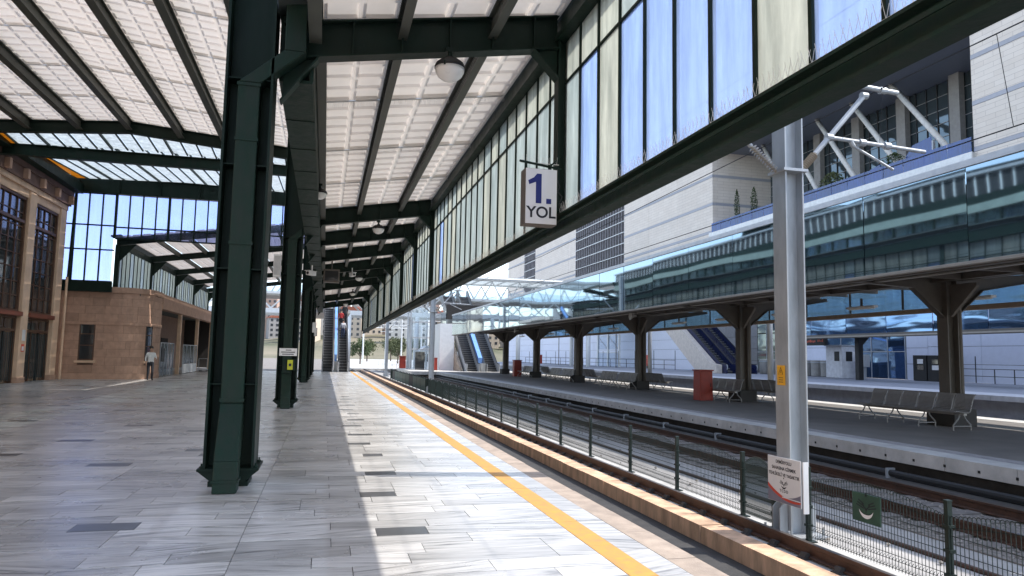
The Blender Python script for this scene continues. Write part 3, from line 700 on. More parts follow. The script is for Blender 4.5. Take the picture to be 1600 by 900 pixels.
for y0, y1 in ((37.97, 41.13), (33.97, 37.13), (29.97, 33.18), (25.97, 29.18)):
    wn = MB()
    wn.box(-13.62, -13.45, y0, y0+.12, 3.2, 8.4); wn.box(-13.62, -13.45, y1-.12, y1, 3.2, 8.4); wn.box(-13.62, -13.45, y0+.12, y1-.12, 8.28, 8.4); wn.box(-13.62, -13.45, y0+.12, y1-.12, 3.2, 3.3)
    wn.box(-13.62, -13.42, y0+.12, y1-.12, 7.2, 7.34)
    win = wn.build('window', WOOD, hall)
    box('window_head', PIL, hall, -13.75, -13.4, y0, y1, 8.405, 8.75)
    ncol = 4
    for c in range(ncol):
        a = y0+.12+(y1-y0-.24)*c/ncol; b = y0+.12+(y1-y0-.24)*(c+1)/ncol
        if c: block('glazing_bar', WOOD, win, -13.6, -13.5, a-.035, a+.035, 3.3, 8.28)
        for r in range(8):
            za = 3.3+(8.28-3.3)*r/8; zc = 3.3+(8.28-3.3)*(r+1)/8
            o = block('pane', DKGLASS, win, -13.56, -13.545, a+.03, b-.03, za+.02, zc-.02); o.rotation_euler = (0, rs.uniform(-.01, .01), rs.uniform(-.012, .012))
            if c == 0 and r: block('glazing_bar', WOOD, win, -13.595, -13.51, y0+.12, y1-.12, za-.02, za+.02)
    box('lintel', REDSTONE, hall, -13.75, -13.25, y0, y1, 3.0, 3.198)
    # door below
    dr = MB(); dr.box(-13.64, -13.5, y0, y0+.12, 0, 2.99); dr.box(-13.64, -13.5, y1-.12, y1, 0, 2.99); dr.box(-13.64, -13.5, y0+.12, y1-.12, 2.3, 2.42); dr.box(-13.64, -13.5, y0+.12, y1-.12, 2.9, 2.99)
    dr = dr.build('door', WOOD, hall)
    for c in range(3):
        a = y0+.12+(y1-y0-.24)*c/3; b = y0+.12+(y1-y0-.24)*(c+1)/3
        block('pane', DKGLASS, dr, -13.58, -13.57, a+.06, b-.06, .15, 2.28); block('pane', DKGLASS, dr, -13.58, -13.57, a+.06, b-.06, 2.44, 2.88)
        block('door_stile', WOOD if c != 1 else INT, dr, -13.62, -13.53, b-.06, b+.06, 0, 2.3) if c < 2 else None
    for c in range(14):
        yy = y0+.2+(y1-y0-.4)*c/13; block('grille_bar', mat('wrought_iron', (.03, .05, .05), .5), dr, -13.5, -13.48, yy-.01, yy+.01, .1, 2.25)
pst = empty('wall_notice', (-13.3, 37.5, 1.4), 'small paper notices on the buff pilaster by the door', 'notice')
MB().box(-13.318, -13.308, 37.4, 37.75, 1.9, 2.4).build('sheet', SIGNW, pst); MB().box(-13.318, -13.308, 37.38, 37.72, 1.4, 1.75).build('sheet', REDP, pst); MB().box(-13.306, -13.304, 37.43, 37.67, 1.45, 1.65).build('print', SIGNW, pst)
MB().tube((-13.15, 42.1, 0), (-13.15, 42.1, 5.3), .06, 10).build('downpipe', PIL, hall)
MB().tube((-13.1, 42.1, 5.3), (-12.95, 41.9, 9.4), .07, 10).build('downpipe', GREEN, hall)

# roof of the hall: ribs, coffered panels, gable frames
RX = [-.75, -2.45, -4.1, -5.75, -7.6, -9.3, -11.0, -12.65, -13.3]
hs = {}
for a, b in zip(RX[1:], RX): 
    w_ = round(b-a-.16, 3)
    if w_ not in hs: hs[w_] = coffer_mesh(w_, 2.8, 3 if w_ > 1 else 1, 6, m_=CEILH)
zc = lambda x: zb(x)+.46
for a, b in zip(RX[1:], RX):
    w_ = round(b-a-.16, 3); xc = (a+b)/2; sl = math.atan(.085)*(1 if xc > -7.6 else -1)
    for k in range(7):
        y0 = 10.4+k*2.8  # roof ends short, out of view, so sunlit floor can brighten the ceiling
        inst('ceiling_panel', hs[w_], (xc, y0+1.4, zc(xc)), (0, sl, 0), (1, .995, 1), hall)
for x in RX[1:-1]:
    mb = MB(); z = zc(x); mb.box(x-.11, x+.11, 10.6, 29.9, z-.36, z-.33); mb.box(x-.02, x+.02, 10.6, 29.9, z-.33, z-.02); mb.box(x-.1, x+.1, 10.6, 29.9, z-.02, z+.01); rb = mb.build('purlin', RIBM, hall)
    inst('bird_spikes', spike_mesh(14, 320, .07, .8, BLACK, updown=1), (x-.09, 22.8, z-.33), (0, 0, math.pi/2), parent=rb)['kind'] = 'stuff'
for y in (10.5, 30):
    mb = MB()
    for xs in ((-13.3, -7.6), (-7.6, -.75)):
        a, b = xs
        for d0, d1, hw in ((0, .03, .13), (.03, .42, .015), (.42, .45, .13)):
            mb.prism([(a, zb(a)+d0), (b, zb(b)+d0), (b, zb(b)+d1), (a, zb(a)+d1)], 'y', y-hw, y+hw)
    mb.build('gable_frame', GREEN, hall)
for k in range(8):
    yy = 10.4+k*2.8
    for a, b in ((-13.3, -7.6), (-7.6, -.6)): MB().prism([(a, zc(a)+.07), (b, zc(b)+.07), (b, zc(b)+.12), (a, zc(a)+.12)], 'y', yy-.05, yy+.05).build('sun_stop_batten', MATS['roof_sheet'], hall)  # added out of sight to block sun at the hall panel seams
for x in RX: MB().box(x-.16, x+.16, 10.4, 30.1, zc(x)+.125, zc(x)+.15).build('roof_flashing', MATS['roof_sheet'], hall)
box('eave_beam', GREEN, hall, -13.3, -12.75, -8, 42.2, 9.77, 10.3); box('eave_flange', GREEN2, hall, -13.45, -12.7, -8, 42.2, 9.755, 9.769)
# floodlight on a rib
fl = empty('floodlight', (0, 0, 0), 'small white floodlight fixed to a hall roof rib at the left edge', 'lamp')
MB().box(-.16, .16, -.2, .2, -.06, .06).build('case', WHITE, fl, bevel=.02); MB().box(-.1, .1, -.05, .05, .06, .2).build('bracket', GREEN, fl); at_place(fl, (-7.1, 17.3, 9.55), .4)
# skylight bay
def skyrow(y0, y1, z0, z1):
    n = 21; xs = [-13.1+12.3*i/n for i in range(n+1)]
    for i in range(n):
        x0, x1 = xs[i]+.04, xs[i+1]-.04
        mm = AMBER if i == 0 else SKYG
        q = lambda x, y, z: (x, y, z-.03*abs(x+7.6))
        mb = MB(); vs = [q(x0, y0, z0), q(x1, y0, z0), q(x1, y1, z1), q(x0, y1, z1)]
        mb.add(vs + [(v[0], v[1], v[2]+.01) for v in vs], [(3, 2, 1, 0), (4, 5, 6, 7), (0, 1, 5, 4), (1, 2, 6, 5), (2, 3, 7, 6), (3, 0, 4, 7)]); mb.build('pane', mm, hall)
    for x in xs:
        dz = .03*abs(x+7.6); big = (xs.index(x) % 4 == 3)
        MB().beam((x, y0, z0-.03-dz), (x, y1, z1-.03-dz), .05, .14 if big else .06).build('glazing_bar', GREEN, hall)
skyrow(30.2, 33.1, 10.25, 10.05); skyrow(33.4, 35.6, 10.2, 10.3); skyrow(35.7, 42.2, 10.35, 10.75)
mb = MB(); mb.box(-13.2, -.8, 33.1, 33.4, 9.45, 9.48); mb.box(-13.2, -.8, 33.24, 33.26, 9.48, 9.9); mb.box(-13.2, -.8, 33.1, 33.4, 9.9, 9.93); mb.build('cross_beam', GREEN2, hall)
box('glazing_rail', GREEN, hall, -13.1, -.8, 35.6, 35.7, 10.15, 10.33)
# end wall
mb = MB(); mb.box(-13.4, -.8, 42.36, 42.4, 9.9, 10.75); mb.box(-13.4, -.8, 42.2, 42.56, 9.87, 9.9); mb.box(-13.4, -.8, 42.2, 42.56, 10.72, 10.75)
for i in range(7): mb.box(-13.0+i*2.0, -12.98+i*2.0, 42.25, 42.36, 9.9, 10.72)
mb.build('end_beam', GREEN, hall)
xs = [-13.75, -13.1]+[-13.1+.655*i for i in range(1, 19)]
rows_l = [5.16, 6.85, 8.16, 9.87]; rows_r = [7.5, 8.1, 9.87]
for i in range(len(xs)-1):
    left = xs[i+1] < -11.0
    rows = rows_l if left else rows_r
    big = i in (1, 4, 8, 12, 16)
    block('mullion', GREEN, hall, xs[i]-(.06 if big else .03), xs[i]+(.06 if big else .03), 42.33, 42.45, rows[0], 9.86)
    for a, b in zip(rows, rows[1:]):
        block('pane', HWIN, hall, xs[i]+.035, xs[i+1]-.035, 42.38, 42.388, a+.035, b-.035)
for z in rows_l: block('transom', GREEN, hall, -13.75, -11.1, 42.34, 42.44, z-.035, z+.034)
for z in rows_r[:2]: block('transom', GREEN, hall, -11.1, -.8, 42.34, 42.44, z-.035, z+.034)

block('window_sill', GREEN, hall, -13.75, -11.1, 42.3, 42.5, 4.6, 5.12)
box('corner_wall', BRICK, hall, -14.2, -13.32, 42.35, 42.75, 0, 5.1); box('corner_post', GREEN, hall, -13.95, -13.72, 42.3, 42.5, 5.1, 9.86)
# ------------------------------------------------------------ rounded stone annex
anx = empty('stone_annex', (-11, 44, 0), 'low pinkish stone annex with rounded corner and slit windows', 'building')
AC, AR = (-10.8, 44.15), 1.5
PTHL = [2.5, AR*math.pi/2, 1.9]
def pth(s, off=0):
    if s < PTHL[0]: return Vector((-13.3+s, AC[1]-AR-off, 0)), Vector((0, -1, 0))
    s -= PTHL[0]
    if s < PTHL[1]:
        t = s/AR; n = Vector((math.sin(t), -math.cos(t), 0)); return Vector((AC[0], AC[1], 0)) + n*(AR+off), n
    s -= PTHL[1]; return Vector((AC[0]+AR+off, AC[1]+s, 0)), Vector((1, 0, 0))
def curved(mb, s0, s1, z0, z1, o0, o1):
    n = max(1, int(math.ceil((s1-s0)/.25))); rings = []
    for i in range(n+1):
        s = s0+(s1-s0)*i/n; a = pth(s, o0)[0]; b = pth(s, o1)[0]
        rings.append([(a.x, a.y, z0), (b.x, b.y, z0), (b.x, b.y, z1), (a.x, a.y, z1)])
    vs = [v for r in rings for v in r]; fs = [(0, 1, 2, 3), tuple(4*n+k for k in (3, 2, 1, 0))]
    for i in range(n):
        for k in range(4): fs.append((4*i+k, 4*(i+1)+k, 4*(i+1)+(k+1) % 4, 4*i+(k+1) % 4))
    mb.add(vs, fs)
TOT = sum(PTHL)
mb = MB(); curved(mb, 0, TOT, 0, 4.6, -.3, -.02); mb.build('wall_core', BRICKJ, anx)
wins = [(.75, 1.5, 1.0, 3.05), (4.05, 4.75, 1.0, 3.05)]
zz = .32; r = 0
mb = MB(); curved(mb, 0, TOT, 0, .318, -.02, .05); mb.build('plinth', BRICK, anx)
while zz < 4.55:
    hgt = .425; s = 0 if r % 2 else -.45
    if abs(zz-2.87) < .05:
        mb = MB(); curved(mb, 0, TOT, zz+.003, zz+.16, -.02, .045); mb.build('string_course', BRICK, anx); zz += .163; continue
    while s < TOT:
        e = s+rs.choice([.8, .95, 1.1]); a, b = max(0, s), min(TOT, e)
        pieces = [(a, b)]
        for w0, w1, wz0, wz1 in wins:
            if zz+hgt > wz0+.02 and zz < wz1-.02:
                np_ = []
                for p0, p1 in pieces:
                    if p1 <= w0 or p0 >= w1: np_.append((p0, p1))
                    else:
                        if p0 < w0: np_.append((p0, w0))
                        if p1 > w1: np_.append((w1, p1))
                pieces = np_
        for p0, p1 in pieces:
            if p1-p0 > .06:
                mb = MB(); curved(mb, p0+.004, p1-.004, zz+.004, min(zz+hgt, 4.6)-.004, -.02, rs.uniform(-.003, .004)); mb.build('stone_block', BRICK, anx)
        s = e
    zz += hgt; r += 1
mb = MB(); curved(mb, 0, TOT, 4.602, 4.9, -.3, .06); mb.build('parapet', BRICK, anx)
for w0, w1, wz0, wz1 in wins:
    mb = MB(); curved(mb, w0-.02, w1+.02, wz0, wz1, -.02, -.012); wo = mb.build('window', DKGLASS, anx)
    mb = MB()
    for a, b in ((w0, w0+.06), (w1-.06, w1)): curved(mb, a, b, wz0, wz1, -.012, .0)
    for z in (wz0, wz0+.75, wz0+1.35, wz1-.06): curved(mb, w0+.06, w1-.06, z, z+.055, -.012, .0)
    mb.build('frame', WOOD, wo); mb = MB(); curved(mb, w0-.12, w1+.12, wz0-.14, wz0-.02, -.02, .14); mb.build('sill', PIL, wo)
# long open side with piers
box('lintel_band', BRICK, anx, -9.75, -9.28, 46.1, 76, 4.0, 4.88, bevel=.01)
box('roof', MATS['roof_sheet'], anx, -13.4, -9.8, 43.0, 76, 4.5, 4.62)
box('back_wall', mat('dim_plaster', (.3, .2, .15), .8), anx, -13.6, -13.2, 42.8, 76, 0, 4.49)
for y in (52.6, 59.5, 66.5, 73.5): box('pier', PIL, anx, -9.62, -9.4, y, y+.28, 0, 3.99)
for k in range(4): box('dark_doorway', INT, anx, -13.19, -13.12, 47.5+k*6, 50+k*6, 0, 2.6)
box('end_wall', INT, anx, -13.19, -9.76, 75.6, 76, 0, 4.49)  # near-black colour stands in for the shade deep inside the annex
MB().box(-13.5, -9.3, 46, 76, -.9, -.02).build('annex_floor', CONC, kind='structure')
MB().box(-30, -13.61, -8, 90, -1.0, -.03).build('forecourt', CONC, kind='structure')
for k, (x0, x1, y0, y1, h, lab) in enumerate([(-9.35, -9.3, 46.4, 50.2, 2.05, 'framed glass screen just beyond the person by the rounded annex'), (-9.35, -9.3, 53.4, 58.9, 2.0, 'framed glass screen between the first two annex piers')]):
    o = empty('glass_screen', (x0, y0, 0), lab, 'screen')
    n = 4
    for i in range(n):
        a = y0+(y1-y0)*i/n; b = y0+(y1-y0)*(i+1)/n
        block('pane', CLEAR, o, x0+.02, x0+.028, a+.03, b-.03, .7 if k else .1, h-.05); block('frame_post', GALV, o, x0, x1, a-.025, a+.025, 0, h)
        if k: block('lower_panel', WHITE, o, x0, x1, a+.03, b-.03, .05, .68)
    block('frame_post', GALV, o, x0, x1, y1-.025, y1+.025, 0, h); block('top_rail', GALV, o, x0, x1, y0+.03, y1-.03, h-.05, h)
    if not k:
        block('notice_panel', BLACK, o, x0+.055, x0+.07, y0+.2, y0+1.0, .9, 1.7)
cart = empty('luggage_trolley', (-9.0, 60.4, 0), 'grey metal luggage trolley parked by the second annex pier', 'trolley')
mb = MB(); mb.tube((-9.3, 60, .15), (-8.7, 60, .15), .02); mb.tube((-9.3, 60, .15), (-9.3, 60, 1.0), .02); mb.tube((-8.7, 60, .15), (-8.7, 60, 1.0), .02); mb.tube((-9.3, 60, 1), (-8.7, 60, 1), .02); mb.build('handle_frame', GALV, cart)
MB().box(-9.3, -8.7, 60, 61, .14, .18).build('bed', GALV, cart)
for xx in (-9.25, -8.75):
    for yy in (60.1, 60.9): MB().lathe([(.07, -.02), (.07, .02)], (xx, yy, .07), 10, 'x').build('wheel', BLACK, cart)

# ------------------------------------------------------------ side canopy beyond the hall
sc_ = empty('side_canopy', (-6, 43, 0), 'lower green framed canopy with strip windows continuing beyond the hall end wall', 'canopy')
zs = lambda x: 7.55 + .147*(x+11.1)
SY = [42.75, 50.5, 58.3, 66.1, 74]
for y in SY:
    mb = MB()
    for d0, d1, hw in ((-.38, -.35, .12), (-.35, -.03, .02), (-.03, 0, .12)): mb.prism([(-11.1, zs(-11.1)+d0), (-.8, zs(-.8)+d0), (-.8, zs(-.8)+d1), (-11.1, zs(-11.1)+d1)], 'y', y-hw, y+hw)
    mb.build('frame_beam', GREEN, sc_)
    mb = MB(); mb.box(-11.12, -10.9, y-.12, y+.12, 4.63, zs(-11.1)-.38); mb.prism([(-10.9, 6.3), (-10.9, 7.15), (-10.1, 7.27)], 'y', y-.03, y+.03); mb.build('frame_post', GREEN, sc_)
scm = coffer_mesh(1.5, 2.5, 3, 5, m_=CEILH)
for i in range(6):
    x = -10.2+i*1.62
    for k in range(12): inst('ceiling_panel', scm, (x, 44.2+k*2.55, zs(x)+.12), (0, -math.atan(.147), 0), parent=sc_)
    xr = x+.81; MB().box(xr-.06, xr+.06, 42.9, 74, zs(xr)-.16, zs(xr)+.1).build('purlin', RIBM, sc_)
MB().prism([(-11.4, zs(-11.4)+.12), (-10.9, zs(-10.9)+.12), (-10.9, zs(-10.9)+.2), (-11.4, zs(-11.4)+.2)], 'y', 42.7, 74.5).build('eave_flashing', MATS['roof_sheet'], sc_)
for a, b in zip(SY, SY[1:]):
    n = 9
    for k in range(n):
        y0 = a+.12+(b-a-.24)*k/n; y1 = a+.12+(b-a-.24)*(k+1)/n
        block('pane', CREAM if (k % 3) else SKYG, sc_, -11.02, -11.01, y0+.03, y1-.03, 4.9, 7.1)
        if k: block('mullion', GREEN, sc_, -11.05, -10.98, y0-.03, y0+.03, 4.9, 7.1)
    block('window_head', GREEN, sc_, -11.08, -10.95, a+.12, b-.12, 7.1, 7.45); block('window_sill', GREEN, sc_, -11.08, -10.95, a+.12, b-.12, 4.63, 4.9)

# ============================================================ ISLAND CANOPY
ic = empty('island_canopy', (17.8, 30, IZ), 'brown steel island platform canopy with mirrored glass fascia', 'canopy')
IX0, IX1, IB, IT = 13.0, 22.6, 3.78, 5.78
CY = [6.6, 17.5, 28.45, 39.2, 49.9, 60.7, 71.8]
IY0, IY1 = -6, 76
y = IY0
k = 0
while y < IY1-.1:
    l = 3.03
    o = block('fascia_panel', MIRROR if y < 59 else DKGLASS, ic, IX0, IX0+.03, y+.012, min(y+l, IY1)-.012, IB, IT); o.rotation_euler = (0, rs.uniform(-.006, .004), rs.uniform(-.005, .005))
    o = block('fascia_panel', FARG, ic, IX1-.03, IX1, y+.012, min(y+l, IY1)-.012, IB-.02, IB+.9); o.rotation_euler = (0, rs.uniform(-.004, .004), rs.uniform(-.004, .004))
    block('fascia_post', BROWNST, ic, IX1-.09, IX1-.04, y-.04, y+.04, IB, IB+.9)
    y += l; k += 1
box('coping', mat('silver_coping', (.62, .63, .64), .4, .3), ic, IX0-.05, IX0+.35, IY0, IY1, IT, IT+.14)
box('sill_trim', BEIGEST, ic, IX0-.04, IX0+.12, IY0, IY1, IB-.08, IB-.005, bevel=.01)
box('sill_trim', BROWNST, ic, IX0+.13, IX0+.3, IY0, IY1, IB-.1, IB+.1)
box('sill_trim', mat('tan_trim', (.25, .19, .14), .6), ic, IX1-.25, IX1+.05, IY0, IY1, IB-.2, IB-.03)
MB().prism([(IX0+.3, 4.12), (17.8, 4.45), (IX1-.1, 4.8), (IX1-.1, 4.88), (17.8, 4.95), (IX0+.3, 5.5)], 'y', IY0, IY1).build('roof', SOFF, ic)
for x, z, w_ in ((15.3, 3.92, .2), (20.3, 4.42, .2), (17.3, 4.0, .16), (18.3, 4.1, .16)):
    mb = MB(); mb.box(x-w_/2, x+w_/2, IY0, IY1, z, z+.03); mb.box(x-.02, x+.02, IY0, IY1, z+.03, z+.3); mb.build('soffit_beam', BEIGEST if x < 17 else BROWNST, ic)
y = IY0+.6
while y < IY1: block('joist', BROWNST, ic, IX0+.3, 17.2, y-.05, y+.05, 4.0, 4.16); block('joist', BROWNST, ic, 18.4, IX1-.2, y-.05, y+.05, 4.52, 4.64); y += 1.82
for i, y in enumerate(CY):
    mb = MB()
    for a, b in ((17.6, 17.63), (17.97, 18.0)): mb.box(a, b, y-.19, y+.19, IZ+.5, 4.4)
    mb.box(17.63, 17.97, y-.02, y+.02, IZ+.5, 4.4); c = mb.build('column', BROWNST, ic)
    MB().box(17.4, 18.2, y-.5, y+.5, IZ, IZ+.5).build('plinth', mat('dark_plinth', (.045, .042, .04), .8), c, bevel=.02)
    MB().tube((18.09, y-.12, IZ+.5), (18.09, y-.12, 4.0), .075, 12).build('drainpipe', BROWNST, c)
    for sx in (-1, 1):
        xa = 17.6 if sx < 0 else 18.0; e1, e2 = (3.98, 4.1) if sx < 0 else (4.4, 4.52)
        mb = MB(); mb.prism([(xa, 3.0), (xa+sx*1.05, 3.85), (xa+sx*4.2, e1), (xa+sx*4.2, e2), (xa, 4.15)], 'y', y-.015, y+.015)
        mb.beam((xa, y, 2.99), (xa+sx*1.05, y, 3.84), .22, .03, (0, 0, 1)); mb.beam((xa+sx*1.05, y, 3.84), (xa+sx*4.2, y, e1-.01), .22, .03); mb.build('bracket_arm', BROWNST, c)
    for sy in (-1, 1):
        mb = MB(); mb.prism([(y+sy*.19, 3.0), (y+sy*1.1, 3.85), (y+sy*1.1, 3.94), (y+sy*.19, 3.94)], 'x', 17.72, 17.82); mb.build('gusset', BROWNST, c)
for y0 in range(8, 74, 5):
    o = empty('tube_light', (20.2, y0, 3.7), 'fluorescent tube light under the island canopy, %s from the near end' % (ORD[(y0-8)//5]), 'lamp', 'tube lights under the island canopy')
    MB().box(20.0, 20.2, y0, y0+1.5, 3.72, 3.8).build('batten', WHITE, o); MB().tube((20.1, y0+.05, 3.7), (20.1, y0+1.45, 3.7), .02, 8).build('tube', WHITE, o); MB().box(20.08, 20.12, y0+.7, y0+.8, 3.8, 4.1).build('stem', BROWNST, o)
for k, (yy, xx) in enumerate(((30.5, 13.7), (52, 13.9))):
    o = empty('horn_speaker', (0, 0, 0), 'beige horn loudspeaker under the island canopy, %s one' % ('nearer', 'farther')[k], 'loudspeaker')
    MB().lathe([(.04, 0), (.06, .12), (.17, .3), (.19, .31)], (0, 0, 0), 16, 'x').build('horn', BEIGEST, o); MB().tube((.02, 0, 0), (.02, 0, .5), .025).build('stem', BROWNST, o); at_place(o, (xx, yy, 3.55), math.pi)

# benches
def bench(loc, n, label, rz=0):
    """row of n perforated steel seats facing -X, along Y"""
    o = empty('bench', (0, 0, 0), label, 'bench', 'steel benches on the island platform')
    w_ = .56
    prof = [(-.28, .44), (-.2, .455), (-.05, .435), (.12, .42), (.18, .45), (.22, .56), (.27, .72), (.33, .84), (.37, .86)]
    key = 'seat_slats'
    if key not in UNIT:
        mb = MB()
        for i in range(len(prof)-1):
            (xa, za), (xb, zb_) = prof[i], prof[i+1]; ns = max(1, int(math.hypot(xb-xa, zb_-za)/.032))
            for j in range(ns):
                t = (j+.5)/ns; x, z = xa+(xb-xa)*t, za+(zb_-za)*t
                mb.tube((x, -w_/2+.03, z), (x, w_/2-.03, z), .0145, 5)
        for sy in (-1, 1):
            for (xa, za), (xb, zb_) in zip(prof, prof[1:]): mb.tube((xa, sy*(w_/2-.03), za), (xb, sy*(w_/2-.03), zb_), .014, 6)
        UNIT[key] = mb.mesh('seat', STEELSEAT)
        mb = MB(); mb.path([(-.26, -.0, 0), (-.26, 0, .12), (-.1, 0, .28), (-.04, 0, .4)], .018); mb.path([(.26, 0, 0), (.26, 0, .12), (.1, 0, .28), (.04, 0, .4)], .018); mb.tube((-.26, 0, .1), (.26, 0, .1), .013)
        UNIT['bench_leg'] = mb.mesh('leg', STEELSEAT)
    for i in range(n):
        inst('seat', UNIT[key], (0, (i-(n-1)/2)*w_, 0), parent=o)
    for i in range(0, n+1, 2): inst('leg', UNIT['bench_leg'], (0, (min(i, n)-n/2)*w_*.94, 0), parent=o)
    MB().box(-.05, .05, -n*w_/2, n*w_/2, .36, .41).build('seat_beam', STEELSEAT, o)
    at_place(o, loc, rz); o.scale = (1.12, 1.12, 1.12); return o
for i, (y, nm) in enumerate(zip(CY[1:6], ('nearest', 'second', 'third', 'fourth', 'farthest'))):
    if i == 0: bench((16.7, y+.35, IZ), 6, 'nearest steel bench with six seats in front of the island column')
    else:
        bench((16.85, y+.2, IZ), 4, '%s steel bench from the right, in front of an island canopy column' % nm)
        bench((18.85, y-.3, IZ), 4, 'steel bench behind the %s island canopy column from the right, back to the tracks' % nm, math.pi)
        if i in (2, 3): bench((16.9, y+3.2, IZ), 4, 'extra steel bench left of the %s column on the island platform' % nm)

def red_cabinet(loc, label, s=1.):
    o = empty('hydrant_cabinet', (0, 0, 0), label, 'cabinet', 'red fire hydrant cabinets')
    MB().prism([(-.32, 0), (.32, 0), (.3, 1.28), (-.3, 1.28)], 'y', -.3, .3).build('body', RED, o, bevel=.015)
    MB().box(-.35, .35, -.34, .34, 1.285, 1.34).build('lid', RED, o, bevel=.01); MB().box(-.26, .26, -.315, -.301, .1, 1.2).build('door', RED, o); MB().box(.18, .21, -.33, -.316, .6, .75).build('handle', BLACK, o)
    MB().box(-.28, .28, -.26, .26, -.001, .03).build('foot', BLACK, o)
    at_place(o, loc, .0); o.scale = (s, s, s)
red_cabinet((16.25, 29.1, IZ), 'red fire hydrant cabinet in front of the second island column')
red_cabinet((16.75, 63.0, IZ), 'distant red fire hydrant cabinet near the end of the island platform', 1.1)
red_cabinet((12.2, 83., IZ), 'red cabinet beside the glass lift under the footbridge', 1.1)

# ============================================================ FENCE
FX, FB = 6.42, -.8
fence = empty('mesh_fence', (FX, 20, FB), 'dark green welded mesh fence with arched panels between the tracks', 'fence')
PY = [1.4, 3.9, 6.4, 8.69, 9.46, 10.28, 12.47, 14.6, 17.0]
while PY[-1] < 72: PY.append(PY[-1]+2.32)
mb = MB(); mb.box(-.03, .03, -.025, .025, 0, .97); mb.box(-.034, .034, -.029, .029, .97, .985); mb.box(-.08, .08, -.08, .08, -.001, .012)
POST = mb.mesh('post', FENCE)
mb = MB()
for z in (.2, .45, .7): mb.box(-.038, .038, -.045, .045, z, z+.03)
CLAMP = mb.mesh('clamp', FENCE)
L0 = 2.3
def topz(t): return .8 + .13*math.sin(math.pi*min(1, max(0, t)))
mb = MB(); NW = 46
for i in range(NW+1):
    yy = i*L0/NW; mb.tube((0, yy, .05), (0, yy, topz(i/NW)), .0045, 3)
    if i < NW:
        ym = yy+L0/NW/2; zt = topz((i+.5)/NW); q = L0/NW*.62
        pts = [(0, ym+q*math.sin(a), zt-.01+q*1.1*math.cos(a)) for a in (-1.7, -.85, 0, .85, 1.7)]
        mb.path(pts, .0045, 3)
for z in (.07, .16, .22, .45, .62):
    mb.tube((.008, 0, z), (.008, L0, z), .0045, 3)
for a, b in ((.16, .22), (.07, .12)):
    for i in range(NW): mb.tube((.0, i*L0/NW, a), (.03, i*L0/NW, (a+b)/2), .004, 3)
prev = None
for i in range(24):
    p = (.006, L0*i/23, topz(i/23)-.1); 
    if prev: mb.tube(prev, p, .0045, 3)
    prev = p
PANEL = mb.mesh('mesh_panel', FENCE)
for i, y in enumerate(PY):
    po = inst('post', POST, (FX, y, FB), parent=fence)
    if y < 22: inst('post_clips', CLAMP, (FX, y, FB), parent=po)
    if i < len(PY)-1 and not (8.6 < y < 9):
        l = PY[i+1]-y-.06
        inst('mesh_panel', PANEL, (FX, y+.03, FB), scale=(1, l/L0, 1), parent=fence)
        if 47 < y < 70: block('sheet_panel', mat('green_sheet', (.03, .09, .07), .5) if (i % 6) else BLACK, fence, FX-.02, FX-.012, y+.03, PY[i+1]-.03, FB+.08, FB+.86)
def crescent(mb, plane_x, cy, cz, r, w_, a0, a1, thick=.004, n=14):
    pts = []
    for k in range(n+1):
        t = a0+(a1-a0)*k/n; ww = w_*math.sin(math.pi*k/n)
        pts.append((cy+r*math.cos(t), cz+r*math.sin(t)))
    inn = []
    for k in range(n, -1, -1):
        t = a0+(a1-a0)*k/n; rr = r-w_*math.sin(math.pi*k/n)
        inn.append((cy+rr*math.cos(t), cz+rr*math.sin(t)))
    vs = pts+inn[1:-1]; N_ = len(vs)
    m_ = len(pts)
    v3 = [(plane_x, a, b) for a, b in pts] + [(plane_x, a, b) for a, b in reversed(inn)]
    mb.add(v3, [(k, k+1, m_+k+1, m_+k) for k in range(n)])
def emblem(mb, x, cy, cz, s):
    """winged wheel and crescent railway mark, flat print on a YZ face seen from -X"""
    crescent(mb, x, cy, cz-.05*s, .3*s, .11*s, math.pi*1.08, math.pi*1.92)
    for sg in (-1, 1):
        for k in range(3): mb.beam((x, cy+sg*.1*s, cz-.06*s+.07*s*k), (x, cy+sg*(.46-.05*k)*s, cz+.03*s+.085*s*k), .001, .035*s, (0, 0, 1))
        mb.beam((x, cy, cz-.12*s), (x, cy+sg*.18*s, cz+.1*s), .001, .035*s)
    mb.beam((x, cy, cz-.2*s), (x, cy, cz-.02*s), .001, .03*s, (0, 1, 0))
    for k in range(5):
        t = k*2*math.pi/5+math.pi/2; mb.beam((x, cy, cz+.38*s), (x, cy+.06*s*math.cos(t), cz+.38*s+.06*s*math.sin(t)), .001, .028*s, (1, 0, 0) if 0 else (0, .3, 1))
pl = empty('emblem_plate', (6.38, 7.56, -.3), 'green plate with pale winged crescent emblem on the mesh fence', 'plate')
MB().box(6.385, 6.395, 7.33, 7.79, -.31, .03).build('plate', mat('plate_green', (.03, .08, .055), .4, var=.25, scale=6), pl)
mb = MB(); crescent(mb, 6.383, 7.56, -.14, .12, .045, math.pi*1.05, math.pi*1.95); mb.build('crescent', SIGNW, pl)
mb = MB(); emblem(mb, 6.3835, 7.56, -.12, .36); mb.build('emblem', BLACKP, pl, kind='stuff')

